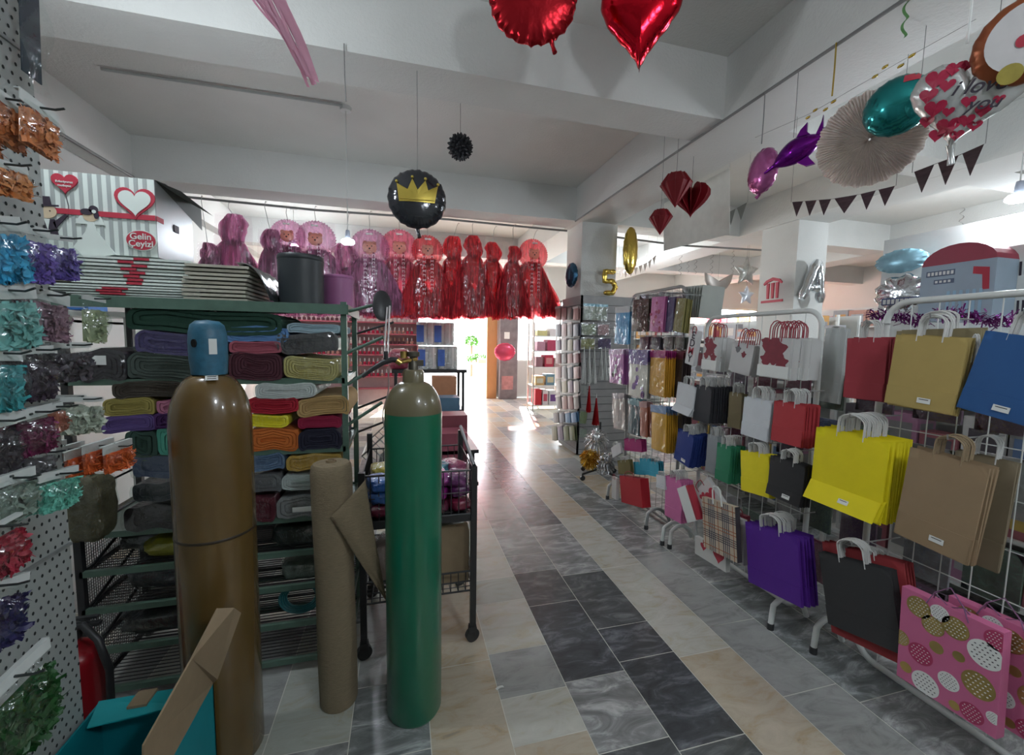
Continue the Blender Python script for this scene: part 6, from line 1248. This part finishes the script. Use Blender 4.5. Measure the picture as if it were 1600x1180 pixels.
# ---- beside the door
def at_door_unit():
    t = thing('shelf_unit', 'silver shelf unit with gift boxes right of the doorway', 'shelving', (0, 0, 0)); x0, x1, y0, y1 = 2.72, 3.38, 8.5, 8.9
    for x in (x0, x1):
        for y in (y0, y1): MB().tube([(x, y, 0), (x, y, 1.9)], .018, 8).build('post', mat('pale_metal', (.5, .45, .42), .35, .5), t)
    for z in (.12, .55, .95, 1.3, 1.62): MB().b2(x0, x1, y0, y1, z-.02, z).build('shelf', white_m, t)
at_door_unit()
gb = [(.12, 2.78, .14, .34, (.45, .01, .02), 'red gift box on the lowest shelf right of the doorway', None), (.12, 2.95, .12, .32, (.55, .5, .5), 'white tall box on the lowest shelf right of the doorway', (.4, .05, .08)), (.12, 3.1, .18, .3, (.5, .48, .48), 'white box with violet heart on the lowest shelf', (.10, .03, .16)),
      (.55, 2.78, .2, .2, (.45, .30, .12), 'amber box on the second shelf right of the doorway', (.5, .5, .4)), (.55, 3.02, .2, .24, (.12, .22, .28), 'teal box on the second shelf right of the doorway', (.5, .45, .3)), (.95, 2.78, .15, .22, (.25, .12, .14), 'brown wine box on the third shelf right of the doorway', None), (.95, 2.98, .2, .26, (.38, .02, .05), 'crimson box on the third shelf right of the doorway', (.5, .2, .2)), (.95, 3.2, .12, .2, (.4, .3, .28), 'beige box on the third shelf right of the doorway', None),
      (1.3, 2.8, .18, .2, (.4, .2, .26), 'rose box on the fourth shelf right of the doorway', None), (1.3, 3.03, .2, .24, (.35, .03, .08), 'dark rose basket box on the fourth shelf', None), (1.62, 2.8, .22, .12, (.5, .45, .2), 'yellow box on the top shelf right of the doorway', None), (1.62, 3.08, .22, .16, (.55, .5, .5), 'white box on the top shelf right of the doorway', None)]
for (z, x, w_, h_, c, lb, fc) in gb: box_thing(x, x+w_, 8.52, 8.8, z, z+h_, c, lb, facecol=fc)
t = thing('poster_column', 'dark narrow panel with pictures right of the door post', 'panel', (0, 0, 0)); MB().b2(2.4, 2.86, 10.3, 10.45, 0, 2.1).build('panel', mat('dusk_panel', (.16, .14, .15), .5, var=.5, scale=7), t)
mb = MB(); mb.b2(2.5, 2.64, 10.295, 10.3, 1.55, 1.72); mb.b2(2.45, 2.75, 10.295, 10.3, .25, .6, 1); mb.build('pictures', [white_p, mat('rose_picture', (.4, .18, .18), .5, var=.6, scale=9)], t)
c = onY(789, 550, 9.8); foil('foil_balloon', 'rose red round foil balloon before the dark panel by the door', circ(.26, 48, 0, 0, .22), .14, mat('rose_red_foil', (.5, .06, .12), .25, .5), T(*c), .012, 31)
for i, (px, py, Y, c, lb) in enumerate(((697, 605, 5.2, (.45, .2, .1), 'orange paper bag on the display behind the green cylinder'), (700, 640, 4.6, (.08, .16, .24), 'slate blue pack below the orange bag'), (708, 672, 3.7, (.22, .05, .07), 'dark red carton, upper of two beside the cart'), (706, 702, 3.4, (.26, .06, .09), 'dark red carton, lower of two beside the cart'))):
    p = onY(px, py, Y); box_thing(p.x-.16, p.x+.13, Y, Y+.25, p.z-.13, p.z+.13, c, lb)
t = thing('display_table', 'dark display table behind the cart', 'table', (0, 0, 0))
for z in (1.0-.42, .30): MB().b2(-.1, .62, 3.4, 5.5, z-.03, z).build('top', black_m, t)
for x in (-.05, .57):
    for y in (3.45, 5.45): MB().b2(x-.02, x+.02, y-.02, y+.02, 0, .56).build('leg', black_m, t)
# toilet paper on a black table
t = thing('display_table', 'black table carrying the toilet paper packs', 'table', (0, 0, 0)); MB().b2(-.15, .95, 6.3, 6.95, 1.0, 1.05).build('top', black_m, t)
for x in (-.1, .9):
    for y in (6.35, 6.9): MB().b2(x-.02, x+.02, y-.02, y+.02, 0, 1.0).build('leg', black_m, t)
MB().b2(-.12, .92, 6.35, 6.9, .4, .43).build('lower_shelf', black_m, t)
bluew = mat('blue_print', (.05, .14, .5), .4, var=.5, scale=9)
for i, (x, z, lb) in enumerate(((.02+.24, 1.05, 'lower left pack of kitchen rolls with blue print'), (.55, 1.05, 'lower right pack of kitchen rolls with blue print'), (.02+.22, 1.41, 'upper left pack of kitchen rolls with blue print'), (.50, 1.41, 'upper right pack of kitchen rolls'))):
    t = thing('roll_pack', lb+' on the black table', 'paper rolls', (x+.12, 6.5, z))
    for a in (-.075, .075):
        for b in (-.07, .07): MB().lathe([(0, .005), (.068, .005), (.072, .02), (.072, .33), (.068, .345), (.02, .345)], 20, 0, T(a, b, 0)).build('roll', white_p, t)
    mb = MB(); mb.prism(rrect(.30, .28, .06), .0, .35, 0); mb.v = [Vector((v.x, v.z, v.y)) for v in mb.v]; mb.build('plastic_wrap', film2, t)
    MB().b2(-.155, -.05, -.15, -.146, .05, .30).build('blue_label', bluew, t)
MBx = crumple_pack('packet', 'white and blue packet on top of the black table left end', 'packet', (-.05, 6.5, 1.05), (.3, .3, .3), (.4, .05, .1), 71)
# nail polish display on the back left
t = thing('shelf_unit', 'pink red display of small nail polish bottles left of the kitchen rolls', 'shelving', (0, 0, 0)); rs = mat('rose_shelf', (.42, .10, .13), .5); PY = 8.4
MB().b2(-2.4, .30, PY+.14, PY+.17, .2, 2.0).build('back_panel', mat('pale_rose_panel', (.5, .38, .38), .6), t)
zs = [.55, .78, 1.0, 1.2, 1.4, 1.6, 1.82]
for z in zs: MB().b2(-2.4, .30, PY-.03, PY+.14, z-.025, z).build('shelf', rs, t)
for x in (-2.4, .28): MB().b2(x, x+.03, PY-.03, PY+.17, 0, 2.02).build('side', rs, t)
bc = [((.42, .02, .06), 'red'), ((.6, .5, .48), 'white'), ((.40, .08, .2), 'rose'), ((.10, .04, .05), 'dark'), ((.45, .22, .18), 'nude')]
bm_ = {}
for j, (c, nm) in enumerate(bc):
    for k in range(1):
        mb = MB(); mb.lathe([(0, 0), (.024, 0), (.027, .01), (.027, .05), (.012, .06), (0, .062)], 10, 0); mb.lathe([(.012, .06), (.012, .12), (0, .122)], 8, 1); o = mb.build('nail_polish', [mat('polish_%s' % nm, c, .2), mat('polish_cap_%s' % nm, (.5, .5, .5) if nm != 'dark' else (.3, .18, .12), .4)]); bm_[nm] = o.data; bpy.data.objects.remove(o)
rn = random.Random(9); cnt = 0
for i, z in enumerate(zs[1:]):
    for k in range(32):
        x = -2.3+k*.08
        nm = 'dark' if i >= 4 and x < -.8 else ('white' if i == 5 else ('red' if (k//4) % 3 == 2 else bc[(k//5+i) % 5][1])); o = bpy.data.objects.new('nail_polish', bm_[nm]); COL.objects.link(o); o.location = (x, PY+.02, z)
        tag(o, 'small %s nail polish bottle on the %s shelf of the rose display' % (nm, ('lowest', 'second', 'third', 'fourth', 'fifth', 'top')[i]), 'nail polish', '%s bottles, %s shelf' % (nm, ('lowest', 'second', 'third', 'fourth', 'fifth', 'top')[i]))
# left back: pale blue cabinet, shelves, turquoise garland
t = thing('cabinet', 'pale blue cabinet against the left wall behind the rack', 'cabinet', (0, 0, 0)); MB().b2(-2.7, -2.25, 3.0, 3.5, .0, 2.0).build('body', mat('pale_blue_paint', (.36, .46, .56), .4), t); MB().b2(-2.25, -2.24, 3.02, 3.48, .05, 1.95).build('door', mat('pale_blue_paint', (.36, .46, .56), .4), t)
shelf_unit('u', 'white shelving along the left wall', -2.7, -2.35, 3.7, 6.6, [.3, .8, 1.25, 1.6], 1.95, 'right', 1.5, 'left wall shelving', 8, hgt=.3)
for i, (px, py, w_, h_, c, lb) in enumerate(((118, 463, 26, 11, (.03, .15, .5), 'upper blue carton seen left of the rack post'), (118, 477, 26, 11, (.04, .18, .52), 'lower blue carton seen left of the rack post'))):
    p = onY(px, py, 2.75); box_thing(p.x-w_/1300*2.75, p.x+w_/1300*2.75, 2.75, 2.9, p.z-h_/1300*2.75, p.z+h_/1300*2.75, c, lb, facecol=(.3, .4, .6))
p = onY(118, 485, 2.75); t = thing('side_table', 'narrow white table holding the blue cartons left of the rack', 'table', (p.x, 2.85, 0)); zt3 = p.z
MB().b2(-.2, .25, -.15, .2, zt3-.03, zt3-.004).build('top', white_m, t)
for x in (-.18, .22): MB().b2(x-.012, x+.012, -.1, .15, 0, zt3-.03).build('leg', white_m, t)
# outside
t = thing('folding_table', 'white table with orange boxes outside the doorway', 'table', (2.75, 13.0, 0)); 
MB().b2(-.62, .62, -.3, .3, .74, .78).build('tabletop', white_m, t)
for x in (-.56, .5): MB().b2(x, x+.05, -.28, .28, -.02, .74).build('leg', white_m, t)
for k in range(3):
    x = 2.30+k*.36; box_thing(x, x+.26, 12.85, 13.1, .78, .92, (.62, .25, .10), 'orange box on the table outside, %s' % ('left', 'middle', 'right')[k])
for (px, py, r, lb) in ((737, 534, 11, 'small round green tree across the street'), (745, 560, 15, 'low green bush behind the outside table')):
    c = onY(px, py, 17 if py < 550 else 15); t = thing('bush', lb, 'bush', tuple(c)); mb = MB(); rn = random.Random(px); rr = r/650*17
    for i in range(420):
        a = i*2.4; z = rn.uniform(-.6, 1); q = math.sqrt(max(0, 1-z*z)); p = Vector((q*math.cos(a), q*math.sin(a), z*(.9 if py < 550 else .4)))*rr*rn.uniform(.75, 1.02); e = Vector((rn.uniform(-1, 1), rn.uniform(-1, 1), rn.uniform(-1, 1))).normalized()*.07; g = e.cross(Vector((0, 0, 1)))*.6
        mb.add([p-e, p+g, p+e, p-g], [(0, 1, 2, 3)])
    mb.build('leaves', mat('leaf_green', (.06, .20, .02), .6), t)
    MB().tube([(0, 0, -c.z), (0, 0, 0)], .05).build('stem', mat('bark', (.1, .07, .04), .9), t)

t = thing('paper_scrap', 'small white paper scrap lying on the aisle floor', 'paper scrap', tuple(onZ(783, 1074, .001)), .3); mb = MB(); mb.grid(lambda u, v: Vector((.05*(u-.5), .012*(v-.5), .001+.004*math.sin(u*5))), 8, 3); mb.build('paper', white_p, t)
